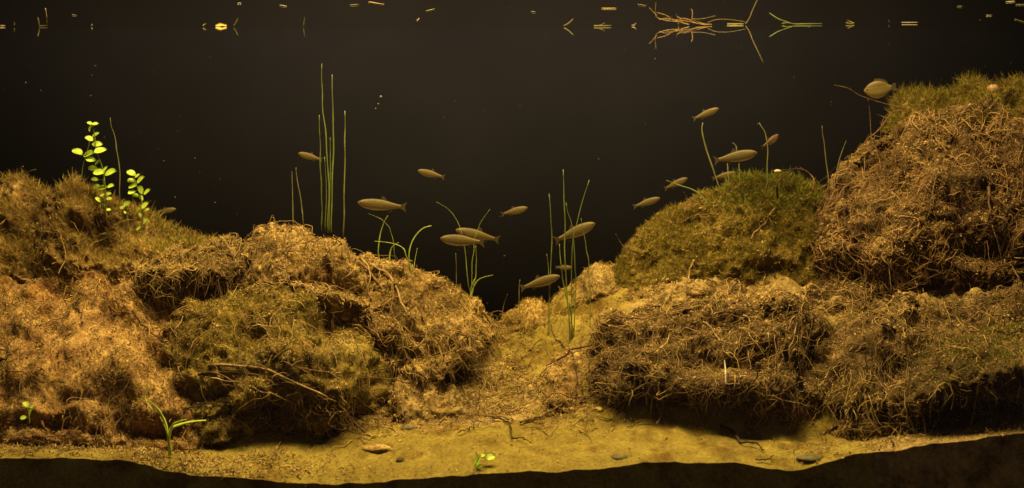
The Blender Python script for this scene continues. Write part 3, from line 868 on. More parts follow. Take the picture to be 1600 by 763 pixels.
HAND = [
    # polyline in photo pixels, radius at start and end in mm, material
    ([(278, 596), (330, 584), (400, 586), (455, 602), (500, 628), (540, 655), (572, 680)], 3.2, 1.4, M_BARK),
    ([(330, 572), (400, 575), (450, 590), (510, 618), (548, 650), (560, 672)], 2.6, 1.1, M_BARK_PALE),
    ([(310, 582), (360, 590), (410, 612), (440, 640), (450, 672)], 1.3, 0.6, M_BARK),
    ([(400, 604), (450, 622), (490, 650), (505, 680)], 1.4, 0.6, M_BARK_PALE),
    ([(345, 600), (335, 625), (345, 655), (338, 682)], 1.1, 0.6, M_BARK),
    ([(470, 575), (520, 590), (560, 620), (590, 655), (592, 676)], 1.5, 0.7, M_BARK),
    ([(290, 640), (330, 634), (372, 650), (400, 676)], 1.2, 0.6, M_BARK_DARK),
    ([(480, 640), (478, 664), (486, 690)], 1.0, 0.5, M_BARK),
    ([(300, 612), (350, 600), (400, 604), (440, 600)], 1.2, 0.8, M_BARK),
    ([(376, 664), (400, 650), (412, 638), (440, 632), (474, 629)], 1.3, 0.6, M_BARK_PALE),
    ([(448, 650), (440, 690), (424, 720)], 1.2, 0.6, M_BARK),
    ([(266, 556), (270, 575), (272, 604)], 2.6, 2.0, M_BARK_DARK),
    ([(206, 485), (220, 508), (240, 525), (266, 540)], 1.6, 0.9, M_BARK_DARK),
    ([(243, 538), (250, 552), (256, 570)], 1.5, 0.8, M_BARK_DARK),
    ([(118, 478), (126, 490), (125, 506)], 1.6, 0.9, M_BARK_DARK),
    ([(165, 468), (180, 485), (205, 490)], 1.2, 0.8, M_BARK),
    ([(0, 566), (12, 563), (20, 556)], 2.0, 1.0, M_BARK_DARK),
    ([(95, 684), (108, 684), (112, 692), (98, 706)], 1.3, 0.9, M_BARK_PALE),
    ([(66, 655), (69, 675), (72, 688)], 2.2, 1.4, M_BARK),
    ([(130, 665), (150, 676), (152, 688)], 1.2, 0.8, M_BARK_PALE),
    ([(200, 640), (230, 652), (250, 670)], 1.0, 0.6, M_BARK),
    ([(300, 425), (304, 448), (310, 470)], 1.3, 0.7, M_BARK_PALE),
    ([(280, 418), (276, 445), (282, 466)], 1.0, 0.6, M_BARK),
    ([(330, 408), (342, 430), (340, 452)], 1.0, 0.6, M_BARK),
    ([(252, 410), (244, 432), (246, 452)], 1.0, 0.6, M_BARK),
    ([(120, 330), (150, 335), (175, 350), (185, 372)], 1.1, 0.6, M_BARK),
    ([(0, 400), (18, 385), (30, 372)], 1.2, 0.7, M_BARK_PALE),
    ([(560, 410), (590, 440), (610, 480), (625, 530), (640, 570)], 2.6, 1.2, M_BARK),
    ([(585, 415), (610, 440), (635, 490), (655, 540), (690, 585)], 2.4, 1.0, M_BARK_PALE),
    ([(600, 425), (640, 470), (660, 500), (675, 545)], 1.9, 0.8, M_BARK),
    ([(570, 430), (580, 470), (590, 520), (600, 560)], 1.8, 0.8, M_BARK),
    ([(560, 500), (590, 485), (605, 480)], 1.2, 0.8, M_BARK_PALE),
    ([(640, 540), (665, 560), (685, 580)], 1.2, 0.7, M_BARK),
    ([(690, 580), (710, 596), (728, 610)], 1.3, 0.6, M_BARK),
    ([(640, 600), (600, 590), (560, 590)], 1.1, 0.6, M_BARK),
    ([(650, 565), (655, 590), (645, 612)], 1.0, 0.6, M_BARK_PALE),
    ([(495, 440), (530, 470), (545, 510), (540, 540)], 1.4, 0.7, M_BARK),
    ([(770, 655), (790, 662), (798, 676), (800, 690)], 1.6, 0.9, M_BARK_DARK),
    ([(795, 650), (810, 645), (820, 640)], 1.2, 0.7, M_BARK),
    ([(812, 664), (845, 652), (880, 632)], 2.0, 1.2, M_BARK),
    ([(798, 690), (815, 690), (830, 698)], 1.2, 0.6, M_BARK_DARK),
    ([(715, 680), (730, 675), (742, 672)], 1.2, 0.8, M_BARK),
    ([(870, 565), (895, 550), (925, 540), (950, 532), (965, 524)], 1.6, 0.9, M_BARK_DARK),
    ([(895, 552), (898, 585), (904, 620)], 1.4, 0.7, M_BARK_DARK),
    ([(885, 545), (870, 530), (864, 512)], 1.2, 0.6, M_BARK_DARK),
    ([(940, 505), (985, 520), (1020, 518)], 1.4, 0.8, M_BARK),
    ([(960, 490), (1000, 500), (1040, 495), (1090, 505)], 1.4, 0.7, M_BARK),
    ([(1100, 505), (1130, 535), (1160, 540), (1205, 533)], 1.5, 0.8, M_BARK_PALE),
    ([(1150, 445), (1130, 470), (1105, 500)], 1.5, 0.8, M_BARK_DARK),
    ([(1050, 478), (1065, 482), (1078, 490)], 2.6, 1.4, M_BARK_DARK),
    ([(1230, 500), (1222, 540), (1215, 580), (1220, 600)], 1.6, 0.8, M_BARK),
    ([(1245, 505), (1240, 545), (1232, 575)], 1.4, 0.8, M_BARK_PALE),
    ([(1255, 500), (1258, 540), (1250, 570)], 1.3, 0.8, M_BARK),
    ([(1240, 495), (1228, 530), (1224, 560)], 1.2, 0.7, M_BARK_PALE),
    ([(1265, 510), (1272, 545), (1262, 580)], 1.2, 0.7, M_BARK),
    ([(990, 560), (1010, 590), (1050, 622), (1080, 640)], 1.5, 0.8, M_BARK),
    ([(940, 560), (970, 550), (1010, 558)], 1.2, 0.7, M_BARK),
    ([(1025, 620), (1030, 650), (1026, 668)], 1.2, 0.7, M_BARK_PALE),
    ([(1172, 550), (1176, 600), (1174, 660)], 1.1, 0.7, M_BARK),
    ([(1125, 668), (1146, 680), (1155, 694), (1180, 700), (1193, 708)], 2.4, 1.1, M_BARK_DARK),
    ([(1180, 722), (1200, 722), (1208, 716)], 1.2, 0.7, M_BARK_DARK),
    ([(980, 672), (1000, 664), (1020, 660)], 1.2, 0.7, M_BARK),
    ([(1225, 318), (1212, 326), (1196, 345), (1186, 362), (1172, 378)], 2.0, 1.2, M_BARK_PALE),
    ([(1060, 350), (1085, 338), (1110, 335), (1125, 332)], 1.4, 0.8, M_BARK),
    ([(1085, 410), (1078, 430), (1080, 450)], 2.0, 1.2, M_BARK_PALE),
    ([(1065, 402), (1088, 412), (1110, 412)], 1.2, 0.8, M_BARK_PALE),
    ([(1190, 398), (1194, 420), (1192, 440)], 1.5, 0.9, M_BARK_PALE),
    ([(1290, 310), (1284, 330), (1270, 350)], 1.5, 0.9, M_BARK_DARK),
    ([(1330, 265), (1322, 300), (1316, 340)], 1.4, 0.8, M_BARK),
    ([(1405, 172), (1370, 205), (1335, 240), (1320, 262)], 1.5, 0.9, M_BARK),
    ([(1545, 290), (1548, 340), (1552, 400), (1560, 410)], 2.2, 1.2, M_BARK),
    ([(1590, 330), (1575, 360), (1562, 395), (1560, 410)], 1.8, 1.0, M_BARK),
    ([(1505, 195), (1545, 192), (1580, 184)], 1.6, 0.9, M_BARK),
    ([(1410, 255), (1400, 300), (1380, 330)], 1.5, 0.8, M_BARK_DARK),
    ([(1370, 420), (1420, 385), (1460, 372)], 1.4, 0.8, M_BARK),
    ([(1345, 415), (1352, 445), (1348, 475)], 1.3, 0.8, M_BARK),
    ([(1380, 415), (1365, 445), (1360, 470)], 1.3, 0.8, M_BARK_PALE),
    ([(1275, 475), (1300, 480), (1330, 474)], 1.4, 0.8, M_BARK),
    ([(1360, 650), (1375, 620), (1390, 602), (1420, 590)], 1.7, 1.0, M_BARK),
    ([(1402, 600), (1396, 640), (1392, 680), (1396, 700)], 2.2, 1.3, M_BARK_DARK),
    ([(1300, 610), (1280, 640), (1268, 660)], 1.4, 0.8, M_BARK_PALE),
    ([(1310, 660), (1340, 672), (1365, 668)], 1.4, 0.8, M_BARK),
    ([(1380, 510), (1410, 522), (1445, 520)], 1.6, 0.9, M_BARK_DARK),
    ([(1555, 518), (1575, 522), (1598, 520)], 1.6, 1.0, M_BARK_DARK),
    ([(1330, 545), (1300, 580), (1275, 610)], 1.5, 0.9, M_BARK_PALE),
    ([(1350, 540), (1320, 575), (1292, 600)], 1.3, 0.8, M_BARK),
    ([(1470, 600), (1475, 625), (1465, 645)], 1.2, 0.7, M_BARK),
]
for pts, r0, r1, mt in HAND:
    P, ow = draped(pts)
    P = curve_pts(P, 3 * len(P))
    P[1:-1] += RNG.normal(size=P[1:-1].shape) * 0.0013
    m = tube_mesh('root', P, r0 * 0.001, r1 * 0.001, mt, 7, 24, knob=0.12)
    if ow is None:
        o = link('twig', m)
        x, y = pts[0]
        o['_px'] = x
        o['_py'] = y
    else:
        link('root', m, ow)

def more_roots(key, n, mats, length=(0.05, 0.11), rad=(0.7, 1.5), grav=0.3, wf=None, curl=0.35):
    V, Q, e, tree = CL[key]
    p, N = sample(V, Q, n, wf or side_w)
    d = nrm(np.cross(N, RNG.normal(size=N.shape))) + 0.3 * N + np.array([0, 0, -grav])
    ln = RNG.uniform(length[0], length[1], n)
    nseg = 9
    P = walk(p, d, nseg, ln / nseg, curl, grav * 0.4, tree, 0.003, 0.35)
    for i in range(n):
        r = RNG.uniform(rad[0], rad[1]) * 0.001
        link('root', tube_mesh('root', P[i], r, r * 0.45, mats[i % len(mats)], 5, 16, knob=0.06), e)
MB = [M_BARK, M_BARK_PALE, M_BARK, M_BARK_DARK]
for key, n in (('L2', 10), ('L3', 14), ('L4', 18), ('L5', 22), ('L6', 20), ('L7', 20), ('R1', 8), ('R2', 40), ('R4', 45), ('R5', 34), ('R6', 8), ('G1', 12), ('G2', 5), ('G3', 8)):
    more_roots(key, n, MB)
def tangle(key, n, mat, length=(0.04, 0.11), rad=(0.0005, 0.0013), grav=0.3, tint=(0.0, 0.7), wf=None, curl=0.3, hug=0.5):
    """many long roots draped over the bank and over one another"""
    V, Q, e, tree = CL[key]
    w = lambda c, N: (0.15 + smooth(-0.2, 0.2, fbm(c, 11, 3, 501))) * (side_w(c, N) if wf is None else wf(c, N))
    p, N = sample(V, Q, n, w)
    f = flow(p, 510) + RNG.normal(size=N.shape) * 0.8 + np.array([0, 0, -grav])
    d = nrm(f - N * (f * N).sum(-1, keepdims=True)) + 0.25 * N
    ln = RNG.uniform(length[0], length[1], n)
    P = walk(p, d, 9, ln / 9, curl, grav * 0.35, tree, 0.0025, hug)
    r = rad[0] + (rad[1] - rad[0]) * RNG.random(n) ** 1.8
    v, q, t = tubes(P, taper_r(n, 10, r, 0.35), 4, 1.0, RNG.uniform(*tint, n))
    link('root_tangle', mesh_np('root_tangle', v, q, mat, t), e, 'stuff')
for key, n, mt in (('R2', 650, M_ROOT_RED), ('R4', 800, M_ROOT), ('R5', 650, M_ROOT), ('R6', 120, M_ROOT), ('R7', 220, M_ROOT), ('R8', 90, M_ROOT), ('L3', 200, M_ROOT), ('L4', 220, M_ROOT), ('L5', 320, M_ROOT), ('L6', 260, M_ROOT), ('L7', 220, M_ROOT_RED), ('L2', 80, M_ROOT)):
    tangle(key, n, mt)
# roots hanging from overhangs
def hanging(key, n, length=(0.03, 0.07), rad=(0.5, 1.0), box=None):
    V, Q, e, tree = CL[key]
    wf = lambda c, N: (1 - smooth(-0.1, 0.35, N[:, 2])) * (patchy(5, -2, 0.1, 1, box=box)(c, N + 9) if box else 1.0)
    p, N = sample(V, Q, n, wf)
    d = np.array([0, -0.25, -1.0]) + RNG.normal(size=N.shape) * 0.25
    ln = RNG.uniform(length[0], length[1], n)
    P = walk(p, d, 6, ln / 6, 0.16, 0.25)
    for i in range(n):
        r = RNG.uniform(rad[0], rad[1]) * 0.001
        link('root', tube_mesh('root', P[i], r, r * 0.4, MB[i % 3], 5, 10), e)
for key, n in (('L3', 30), ('L4', 26), ('L6', 26), ('L7', 22), ('R1', 10), ('R2', 40), ('R4', 50), ('R5', 40), ('R6', 22), ('R7', 24)):
    hanging(key, n)
hanging('R4', 40, (0.03, 0.075), (0.5, 1.1), (1205, 485, 1290, 560))
hanging('R2', 25, (0.03, 0.07), (0.5, 1.1), (1320, 400, 1400, 480))
hanging('L3', 15, (0.03, 0.06), (0.5, 1.0), (240, 400, 340, 440))


# roots standing clear of the banks at the skyline
def free_root(key, pts, y, r0, r1, mt):
    m = tube_mesh('root', [W(a, b, y + 0.006 * math.sin(i * 1.7)) for i, (a, b) in enumerate(pts)], r0 * 0.001, r1 * 0.001, mt, 6, 18, knob=0.08)
    link('root', m, CL[key][2])
free_root('R3', [(1415, 170), (1385, 163), (1345, 150), (1325, 138), (1303, 133)], 0.40, 1.0, 0.35, M_BARK)
free_root('R3', [(1356, 155), (1359, 175), (1361, 215), (1362, 240)], 0.40, 0.6, 0.5, M_BARK)
free_root('R3', [(1408, 172), (1388, 178), (1378, 192), (1376, 215)], 0.41, 0.8, 0.6, M_BARK)
free_root('R1', [(1245, 261), (1234, 270), (1219, 281), (1214, 292), (1215, 310)], 0.36, 1.0, 1.9, M_BARK_DARK)
free_root('R1', [(1208, 268), (1225, 266), (1246, 264), (1256, 266)], 0.36, 0.8, 0.9, M_BARK_DARK)
free_root('R1', [(1250, 262), (1264, 271), (1272, 282), (1270, 300)], 0.37, 0.8, 1.4, M_BARK)
free_root('R1', [(1068, 300), (1074, 310), (1082, 322)], 0.37, 0.5, 0.8, M_BARK)
free_root('R1', [(985, 398), (970, 380), (962, 366)], 0.38, 1.0, 0.4, M_BARK)
free_root('L5', [(760, 492), (778, 486), (790, 490)], 0.36, 0.7, 0.5, M_BARK)
free_root('L5', [(783, 500), (787, 478), (793, 460)], 0.37, 0.9, 0.4, M_BARK)
free_root('L1', [(38, 285), (38, 275), (46, 268), (56, 265)], 0.40, 0.5, 0.5, M_BARK_PALE)

# ------------------------------------------------------------------ grass-like plants
def plant(name, label, cat, blades, mat, y=None, group=None, seg=16, flat=0.35):
    """each blade: polyline in photo pixels from tip to root, width in mm"""
    base = blades[0][0][-1]
    if y is None:
        h = hit(*base)
        y = h[0][1] if h else 0.35
    e = thing(name, label, cat, W(base[0], base[1], y), group)
    for i, (pts, w) in enumerate(blades):
        k = len(pts)
        P = [W(a, b, y + 0.012 * math.sin(i * 2.1 + 0.5) * (1 - j / (k - 1)) ** 1.3) for j, (a, b) in enumerate(pts)]
        if k > 3 and w < 2.4:
            P = list(curve_pts(P, 2 * k) + RNG.normal(size=(2 * k, 3)) * 0.0006 * np.array([1, 1, 0.3]))
        P.append(P[-1] + np.array([0, 0.004, -0.012]))
        m = tube_mesh('blade', P, w * 0.00022, w * 0.00044, mat, 6, seg + 8, flat=flat, mid=w * 0.00052, knob=0.09)
        link('blade', m, e)
    return e
RG = 'slender rush plants growing on the turf'
plant('rush_plant', 'tallest tuft of straight green rush blades on the sunlit mound', 'rush', [
    ([(502, 100), (504, 150), (509, 220), (514, 290), (512, 352)], 2.0), ([(519, 117), (520, 180), (520, 260), (517, 352)], 2.2),
    ([(499, 180), (500, 240), (502, 300), (503, 350)], 1.8), ([(539, 173), (539, 230), (538, 300), (537, 362)], 2.2),
    ([(516, 215), (516, 270), (514, 352)], 1.6), ([(507, 245), (510, 300), (508, 350)], 1.5)], M_RUSH, None, RG, flat=1.0)
plant('rush_plant', 'pair of thin leaning rush blades beside the tallest rush tuft', 'rush', [
    ([(462, 262), (466, 290), (471, 320), (474, 346)], 1.6), ([(456, 268), (457, 300), (458, 346)], 1.4)], M_RUSH_DULL, None, RG, flat=1.0)
plant('rush_plant', 'lone grey green rush blade behind the bright leafy stems', 'rush', [
    ([(172, 184), (178, 212), (184, 240), (187, 270), (187, 305)], 1.8)], M_RUSH_DULL, None, RG, flat=1.0)
plant('rush_plant', 'short thin blade at the foot of the leafy stem with side shoot', 'rush', [
    ([(113, 261), (113, 275), (113, 290)], 1.2)], M_RUSH_DULL, None, RG, flat=1.0)
plant('grass_tuft', 'arching bright grass leaves on the straw bank under the longest fish', 'grass tuft', [
    ([(606, 337), (600, 348), (594, 367), (591, 392), (592, 400)], 3.2), ([(575, 334), (598, 344), (609, 359), (615, 380), (617, 402)], 1.9),
    ([(586, 377), (611, 380), (628, 387), (637, 405), (640, 428)], 1.9), ([(623, 379), (613, 386), (609, 399), (609, 412)], 2.4)], M_GRASS, None, 'grass tufts on the bank')
plant('grass_tuft', 'hooked grass leaf bending over to the open gap from the straw bank', 'grass tuft', [
    ([(674, 353), (661, 357), (649, 369), (641, 386), (639, 405), (643, 428)], 2.6), ([(652, 388), (648, 409), (646, 430)], 1.8)], M_GRASS, None, 'grass tufts on the bank')
plant('grass_tuft', 'tuft with long crossing blades in front of two fish at the gap', 'grass tuft', [
    ([(682, 316), (703, 330), (718, 355), (726, 388), (732, 443), (736, 466)], 2.1), ([(766, 327), (749, 352), (741, 384), (737, 422), (735, 464)], 2.0),
    ([(743, 384), (744, 413), (741, 440), (737, 464)], 1.6), ([(770, 430), (750, 436), (740, 449), (736, 466)], 2.8), ([(744, 432), (737, 446), (735, 464)], 2.2)], M_GRASS, None, 'grass tufts on the bank')
plant('rush_plant', 'single faint blade left of the tuft with crossing blades', 'rush', [([(712, 396), (713, 418), (713, 445)], 1.2)], M_RUSH_DULL, None, RG, flat=1.0)
plant('rush_plant', 'loose tuft of long rush blades standing in the pale sand bank', 'rush', [
    ([(880, 265), (882, 324), (883, 408), (889, 492), (893, 543)], 1.9), ([(920, 281), (906, 332), (895, 378), (893, 450), (894, 540)], 1.8),
    ([(884, 317), (893, 353), (899, 408), (900, 458), (896, 542)], 1.8), ([(908, 341), (916, 383), (920, 420), (922, 500)], 1.4),
    ([(874, 381), (878, 425), (887, 475), (891, 540)], 2.0), ([(889, 470), (893, 500), (895, 543)], 2.4)], M_RUSH, 0.30, RG, flat=1.0)
plant('rush_plant', 'thin pair of rush blades left of the loose tuft in the gap', 'rush', [
    ([(857, 303), (862, 353), (861, 408), (858, 475), (856, 525)], 1.6), ([(854, 397), (857, 425), (858, 470), (857, 525)], 1.3)], M_RUSH, None, RG, flat=1.0)
plant('rush_plant', 'short faint blade in front of the little tuft in the gap', 'rush', [([(812, 437), (811, 467), (813, 500), (815, 521)], 1.4)], M_RUSH_DULL, None, RG, flat=1.0)
plant('rush_plant', 'thick bowed rush blade on the near edge of the green moss dome', 'rush', [([(1098, 192), (1097, 206), (1104, 235), (1114, 264), (1124, 296)], 2.6)], M_RUSH_DULL, 0.38, RG, flat=1.0)
plant('rush_plant', 'hooked blade passing behind the large fish above the moss dome', 'rush', [([(1145, 223), (1150, 230), (1151, 240), (1155, 262), (1156, 290)], 1.9), ([(1136, 250), (1137, 262), (1139, 290)], 1.7)], M_RUSH_DULL, 0.39, RG, flat=1.0)
plant('rush_plant', 'curved blade behind the small reddish fish', 'rush', [([(1187, 192), (1195, 208), (1199, 230), (1199, 285)], 1.9)], M_RUSH_DULL, 0.39, RG, flat=1.0)
plant('rush_plant', 'straight lone blade between the moss dome and the root bank', 'rush', [([(1285, 197), (1288, 227), (1293, 264), (1296, 290)], 1.8), ([(1322, 220), (1312, 248), (1306, 275)], 1.5)], M_RUSH_DULL, 0.37, RG, flat=1.0)
plant('rush_plant', 'blade lying out almost level from the flank of the moss dome', 'rush', [([(1042, 282), (1059, 289), (1085, 298), (1101, 312), (1108, 325)], 2.2)], M_RUSH, 0.37, RG, flat=1.0)
plant('sprout', 'broad-leaved green sprout in front of the dark hollow', 'sprout', [
    ([(215, 622), (237, 630), (254, 651), (262, 677), (266, 700)], 4.2), ([(322, 657), (300, 659), (280, 664), (266, 672), (264, 700)], 4.2),
    ([(291, 656), (280, 659), (269, 666), (264, 690)], 3.4), ([(236, 592), (230, 605), (228, 625), (238, 640)], 1.3), ([(250, 652), (256, 664), (262, 680)], 4.4)], M_SPROUT, 0.030, flat=0.3)

# ------------------------------------------------------------------ leafy stem plants
def oval_leaf(c, L, ang, tilt, y):
    """cupped oval leaf of length L px at photo point c, long axis turned ang degrees in the picture, tilted towards the lamp"""
    s = (y + CAMD) / F
    n_l, n_w = 7, 5
    a = math.radians(ang)
    ax = np.array([math.cos(a), 0.35 * math.sin(tilt * 3.1), math.sin(a)])
    ax /= np.linalg.norm(ax)
    up = np.array([-math.sin(a) * 0.6 + 0.15 * math.sin(tilt * 5), -0.75 + 0.15 * math.cos(tilt * 7), 0.75])
    sd = np.cross(up, ax)
    sd /= np.linalg.norm(sd)
    nn = np.cross(ax, sd)
    o = W(c[0], c[1], y)
    V = []
    for i in range(n_l + 1):
        t = i / n_l
        w = (max(math.sin(math.pi * t ** 0.85), 0.0)) ** 0.6 * 0.41 * L * s
        for j in range(n_w + 1):
            v = j / n_w * 2 - 1
            V.append(o + ax * (t - 0.5) * L * s + sd * v * w + nn * (0.10 * L * s * (v * v) - 0.25 * L * s * (t - 0.5) ** 2))
    k = n_w + 1
    Q = [(i * k + j, i * k + j + 1, (i + 1) * k + j + 1, (i + 1) * k + j) for i in range(n_l) for j in range(n_w)]
    return mesh_np('leaf', V, Q, M_LEAF)

def leafy(label, stems, leaves, y):
    b = stems[0][0]
    e = thing('leafy_stem_plant', label, 'stem plant', W(b[0], b[1], y), 'bright leafy stem plants')
    for st in stems:
        link('stem', tube_mesh('stem', [W(a, c, y) for a, c in st], 0.0011, 0.0007, M_STEM, 6, 16), e)
    allp = np.vstack([curve_pts(np.array(s_, float), 40) for s_ in stems])
    for i, (x, yy, L, ang) in enumerate(leaves):
        dy = 0.008 * math.sin(i * 2.4)
        link('leaf', oval_leaf((x, yy), L * (1.22 + 0.14 * math.sin(i * 5.3)), ang, i * 0.9, y + dy), e)
        q = allp[np.argmin(((allp - np.array([x, yy])) ** 2).sum(1))]
        sgn = 1 if q[0] > x else -1
        near = (x + sgn * 0.42 * L * math.cos(math.radians(ang)), yy - sgn * 0.42 * L * math.sin(math.radians(ang)))
        link('petiole', tube_mesh('petiole', [W(q[0], q[1], y), W(*near, y + dy)], 0.0006, 0.0005, M_STEM, 5, 4), e)
    return e
yA = hit(165, 338)[0][1] - 0.004
leafy('tallest bright leafy stem on the fuzzy mound with a bare side shoot', [[(167, 350), (165, 320), (164, 290), (160, 262), (151, 238), (148, 215), (145, 196)], [(127, 285), (129, 265), (132, 250), (138, 230), (141, 214)]],
      [(141, 201, 8, 80), (150, 211, 12, 35), (139, 217, 13, 160), (152, 226, 14, 2), (139, 241, 15, 15), (157, 236, 15, 15), (121, 238, 15, -27), (142, 250, 14, -5), (153, 254, 11, 40), (145, 264, 14, -12), (155, 270, 15, 5), (173, 270, 15, 17), (165, 264, 8, 60), (163, 284, 10, 85), (148, 281, 11, -5), (173, 291, 11, 8), (152, 293, 12, -18), (160, 294, 11, 5), (160, 305, 6, 20), (170, 303, 7, 5), (153, 312, 10, -50), (171, 311, 9, 10), (163, 322, 9, -60), (170, 328, 6, 5), (140, 193, 7, -30), (149, 194, 8, 10)], yA)
yB = hit(220, 372)[0][1] - 0.004
leafy('second bright leafy stem right of the tallest one', [[(218, 380), (222, 352), (223, 325), (218, 302), (212, 287), (207, 272)]],
      [(205, 271, 13, -25), (215, 275, 9, 40), (220, 281, 15, 40), (205, 283, 11, 0), (208, 291, 12, 10), (219, 297, 11, -70), (230, 300, 11, 35), (206, 301, 11, 15), (212, 306, 10, -20), (220, 309, 9, -60), (227, 321, 11, 45), (216, 327, 7, 5), (230, 328, 6, 20), (219, 336, 7, -70), (228, 346, 11, 60), (217, 357, 9, 35)], yB)
yC = hit(200, 352)[0][1] - 0.004
leafy('shortest leafy stem between the two tall leafy stems', [[(202, 362), (199, 340), (196, 322)]], [(199, 319, 12, 25), (192, 325, 9, 5), (195, 332, 5, -60), (201, 328, 5, 70)], yC)
h = hit(44, 655)
leafy('tiny bright seedling low on the brown front mound', [[(46, 662), (45, 648), (42, 634)]], [(40, 632, 10, -50), (51, 635, 9, 40), (47, 646, 12, 70), (37, 653, 9, 15)], max(0.02, h[0][1] - 0.022))
h = hit(744, 736)
leafy('small bright sprig at the front edge of the sand', [[(742, 741), (744, 728), (748, 714)]], [(747, 719, 15, 62), (754, 712, 9, 20), (744, 728, 10, 80), (767, 715, 13, 15), (750, 729, 8, 30)], h[0][1] + 0.004)

# ------------------------------------------------------------------ fish
def fish_proto(height, width, mat, bend, deep=False):
    """parts of a fish one unit long, nose at +X, centre at the origin"""
    if deep:
        prof = [(0, .02), (.05, .09), (.13, .17), (.25, .235), (.4, .265), (.55, .24), (.68, .17), (.78, .09), (.84, .065)]
    else:
        prof = [(0, .015), (.03, .045), (.09, .078), (.18, .105), (.32, .125), (.46, .122), (.60, .098), (.72, .066), (.82, .042), (.88, .040)]
    xs = np.linspace(0, prof[-1][0], 26)
    hh = np.interp(xs, [p[0] for p in prof], [p[1] for p in prof]) * height
    for _ in range(2):
        hh[1:-1] = (hh[:-2] + 2 * hh[1:-1] + hh[2:]) / 4
    ns = 14
    V, Q = [], []
    cy = lambda x: bend * max(0, x - 0.35) ** 2
    for x, h_ in zip(xs, hh):
        for k in range(ns):
            a = k / ns * 2 * math.pi
            V.append((0.5 - x, cy(x) + width * h_ * math.cos(a) * (1 - 0.4 * x), h_ * math.sin(a) * (1.0 if math.sin(a) > 0 else 1.08)))
    for i in range(len(xs) - 1):
        for k in range(ns):
            Q.append((i * ns + k, i * ns + (k + 1) % ns, (i + 1) * ns + (k + 1) % ns, (i + 1) * ns + k))
    parts = {}
    m = mesh_np('body', V, Q, mat)
    parts['body'] = [m]
    def fin(name, outline):
        n = len(outline)
        V = []
        for sgn in (-1, 1):
            for (x, z) in outline:
                V.append((0.5 - x, cy(x) + sgn * 0.003, z))
        m = bpy.data.meshes.new(name)
        fs = [tuple(range(n)), tuple(reversed(range(n, 2 * n)))] + [(i, (i + 1) % n, n + (i + 1) % n, n + i) for i in range(n)]
        m.from_pydata(V, [], fs)
        m.materials.append(M_FIN)
        return m
    e = prof[-1][0]
    hz = np.interp(e, xs, hh)
    parts['tail_fin'] = [fin('tail_fin', [(e - .02, hz * .8), (e + .06, hz * 1.9), (1.0, .10 * height + .01), (.965, .02), (.96, -.01), (1.0, -.10 * height - .02), (e + .06, -hz * 1.9), (e - .02, -hz * .8)])]
    top = lambda x: float(np.interp(x, xs, hh))
    if deep:
        parts['dorsal_fin'] = [fin('dorsal_fin', [(.30, top(.30) * .95), (.36, top(.36) + .07), (.5, top(.5) + .075), (.64, top(.64) + .08), (.74, top(.72) + .05), (.74, top(.74) * .9)])]
        parts['anal_fin'] = [fin('anal_fin', [(.55, -top(.55) * .95), (.60, -top(.6) - .09), (.72, -top(.72) - .07), (.75, -top(.75) * .9)])]
    else:
        parts['dorsal_fin'] = [fin('dorsal_fin', [(.46, top(.46) * .95), (.49, top(.49) + .085 * height), (.54, top(.54) + .07 * height), (.60, top(.60) * .95)])]
        parts['anal_fin'] = [fin('anal_fin', [(.62, -top(.62) * .95), (.66, -top(.66) - .075 * height), (.73, -top(.73) - .03), (.75, -top(.75) * .9)])]
    parts['pelvic_fin'] = [fin('pelvic_fin', [(.42, -top(.42) * .95), (.47, -top(.47) - .065 * height), (.51, -top(.5) - .03), (.49, -top(.49) * .95)])]
    ex = 0.075 if not deep else 0.10
    eyes = []
    for sgn in (-1, 1):
        r = 0.017 if not deep else 0.024
        hy = top(ex)
        c = (0.5 - ex, sgn * width * hy * 0.80, 0.22 * hy)
        V, Q = [], []
        for i in range(7):
            th = i / 6 * math.pi
            for k in range(8):
                ph = k / 8 * 2 * math.pi
                V.append((c[0] + r * math.sin(th) * math.cos(ph), c[1] + 0.6 * r * math.sin(th) * math.sin(ph), c[2] + r * math.cos(th)))
        for i in range(6):
            for k in range(8):
                Q.append((i * 8 + k, i * 8 + (k + 1) % 8, (i + 1) * 8 + (k + 1) % 8, (i + 1) * 8 + k))
        eyes.append(mesh_np('eye', V, Q, M_EYE))
    parts['eye'] = eyes
    return parts
PROTO = {
    'a': fish_proto(1.0, 0.55, M_FISH, 0.10), 'b': fish_proto(0.92, 0.55, M_FISH, -0.22), 'c': fish_proto(1.05, 0.6, M_FISH_RED, 0.25),
    'd': fish_proto(1.02, 0.42, M_FISH_GOLD, 0.05, True)}
def put_fish(kind, nose, tail, y, label, turn=0.0, name='small_fish', group='small brown fish swimming in the dark open water'):
    n, t = W(nose[0], nose[1], y), W(tail[0], tail[1], y)
    d = n - t
    L = np.linalg.norm(d) * 1.06
    x = d / np.linalg.norm(d)
    if turn:
        x = x + np.array([0, turn, 0])
        x /= np.linalg.norm(x)
        L = np.linalg.norm(d) * 1.06 / math.sqrt(1 - x[1] ** 2)
    z = np.array([0, 0, 1.0]) - x * x[2]
    z /= np.linalg.norm(z)
    yv = np.cross(z, x)
    from mathutils import Matrix
    c = (n + t) / 2
    e = thing(name, label, 'fish', c, group)
    M = Matrix(((x[0], yv[0], z[0], c[0]), (x[1], yv[1], z[1], c[1]), (x[2], yv[2], z[2], c[2]), (0, 0, 0, 1)))
    e.matrix_world = M @ Matrix.Scale(L, 4)
    for pn, ms in PROTO[kind].items():
        for m in ms:
            o = bpy.data.objects.new(pn, m)
            COL.objects.link(o)
            o.parent = e
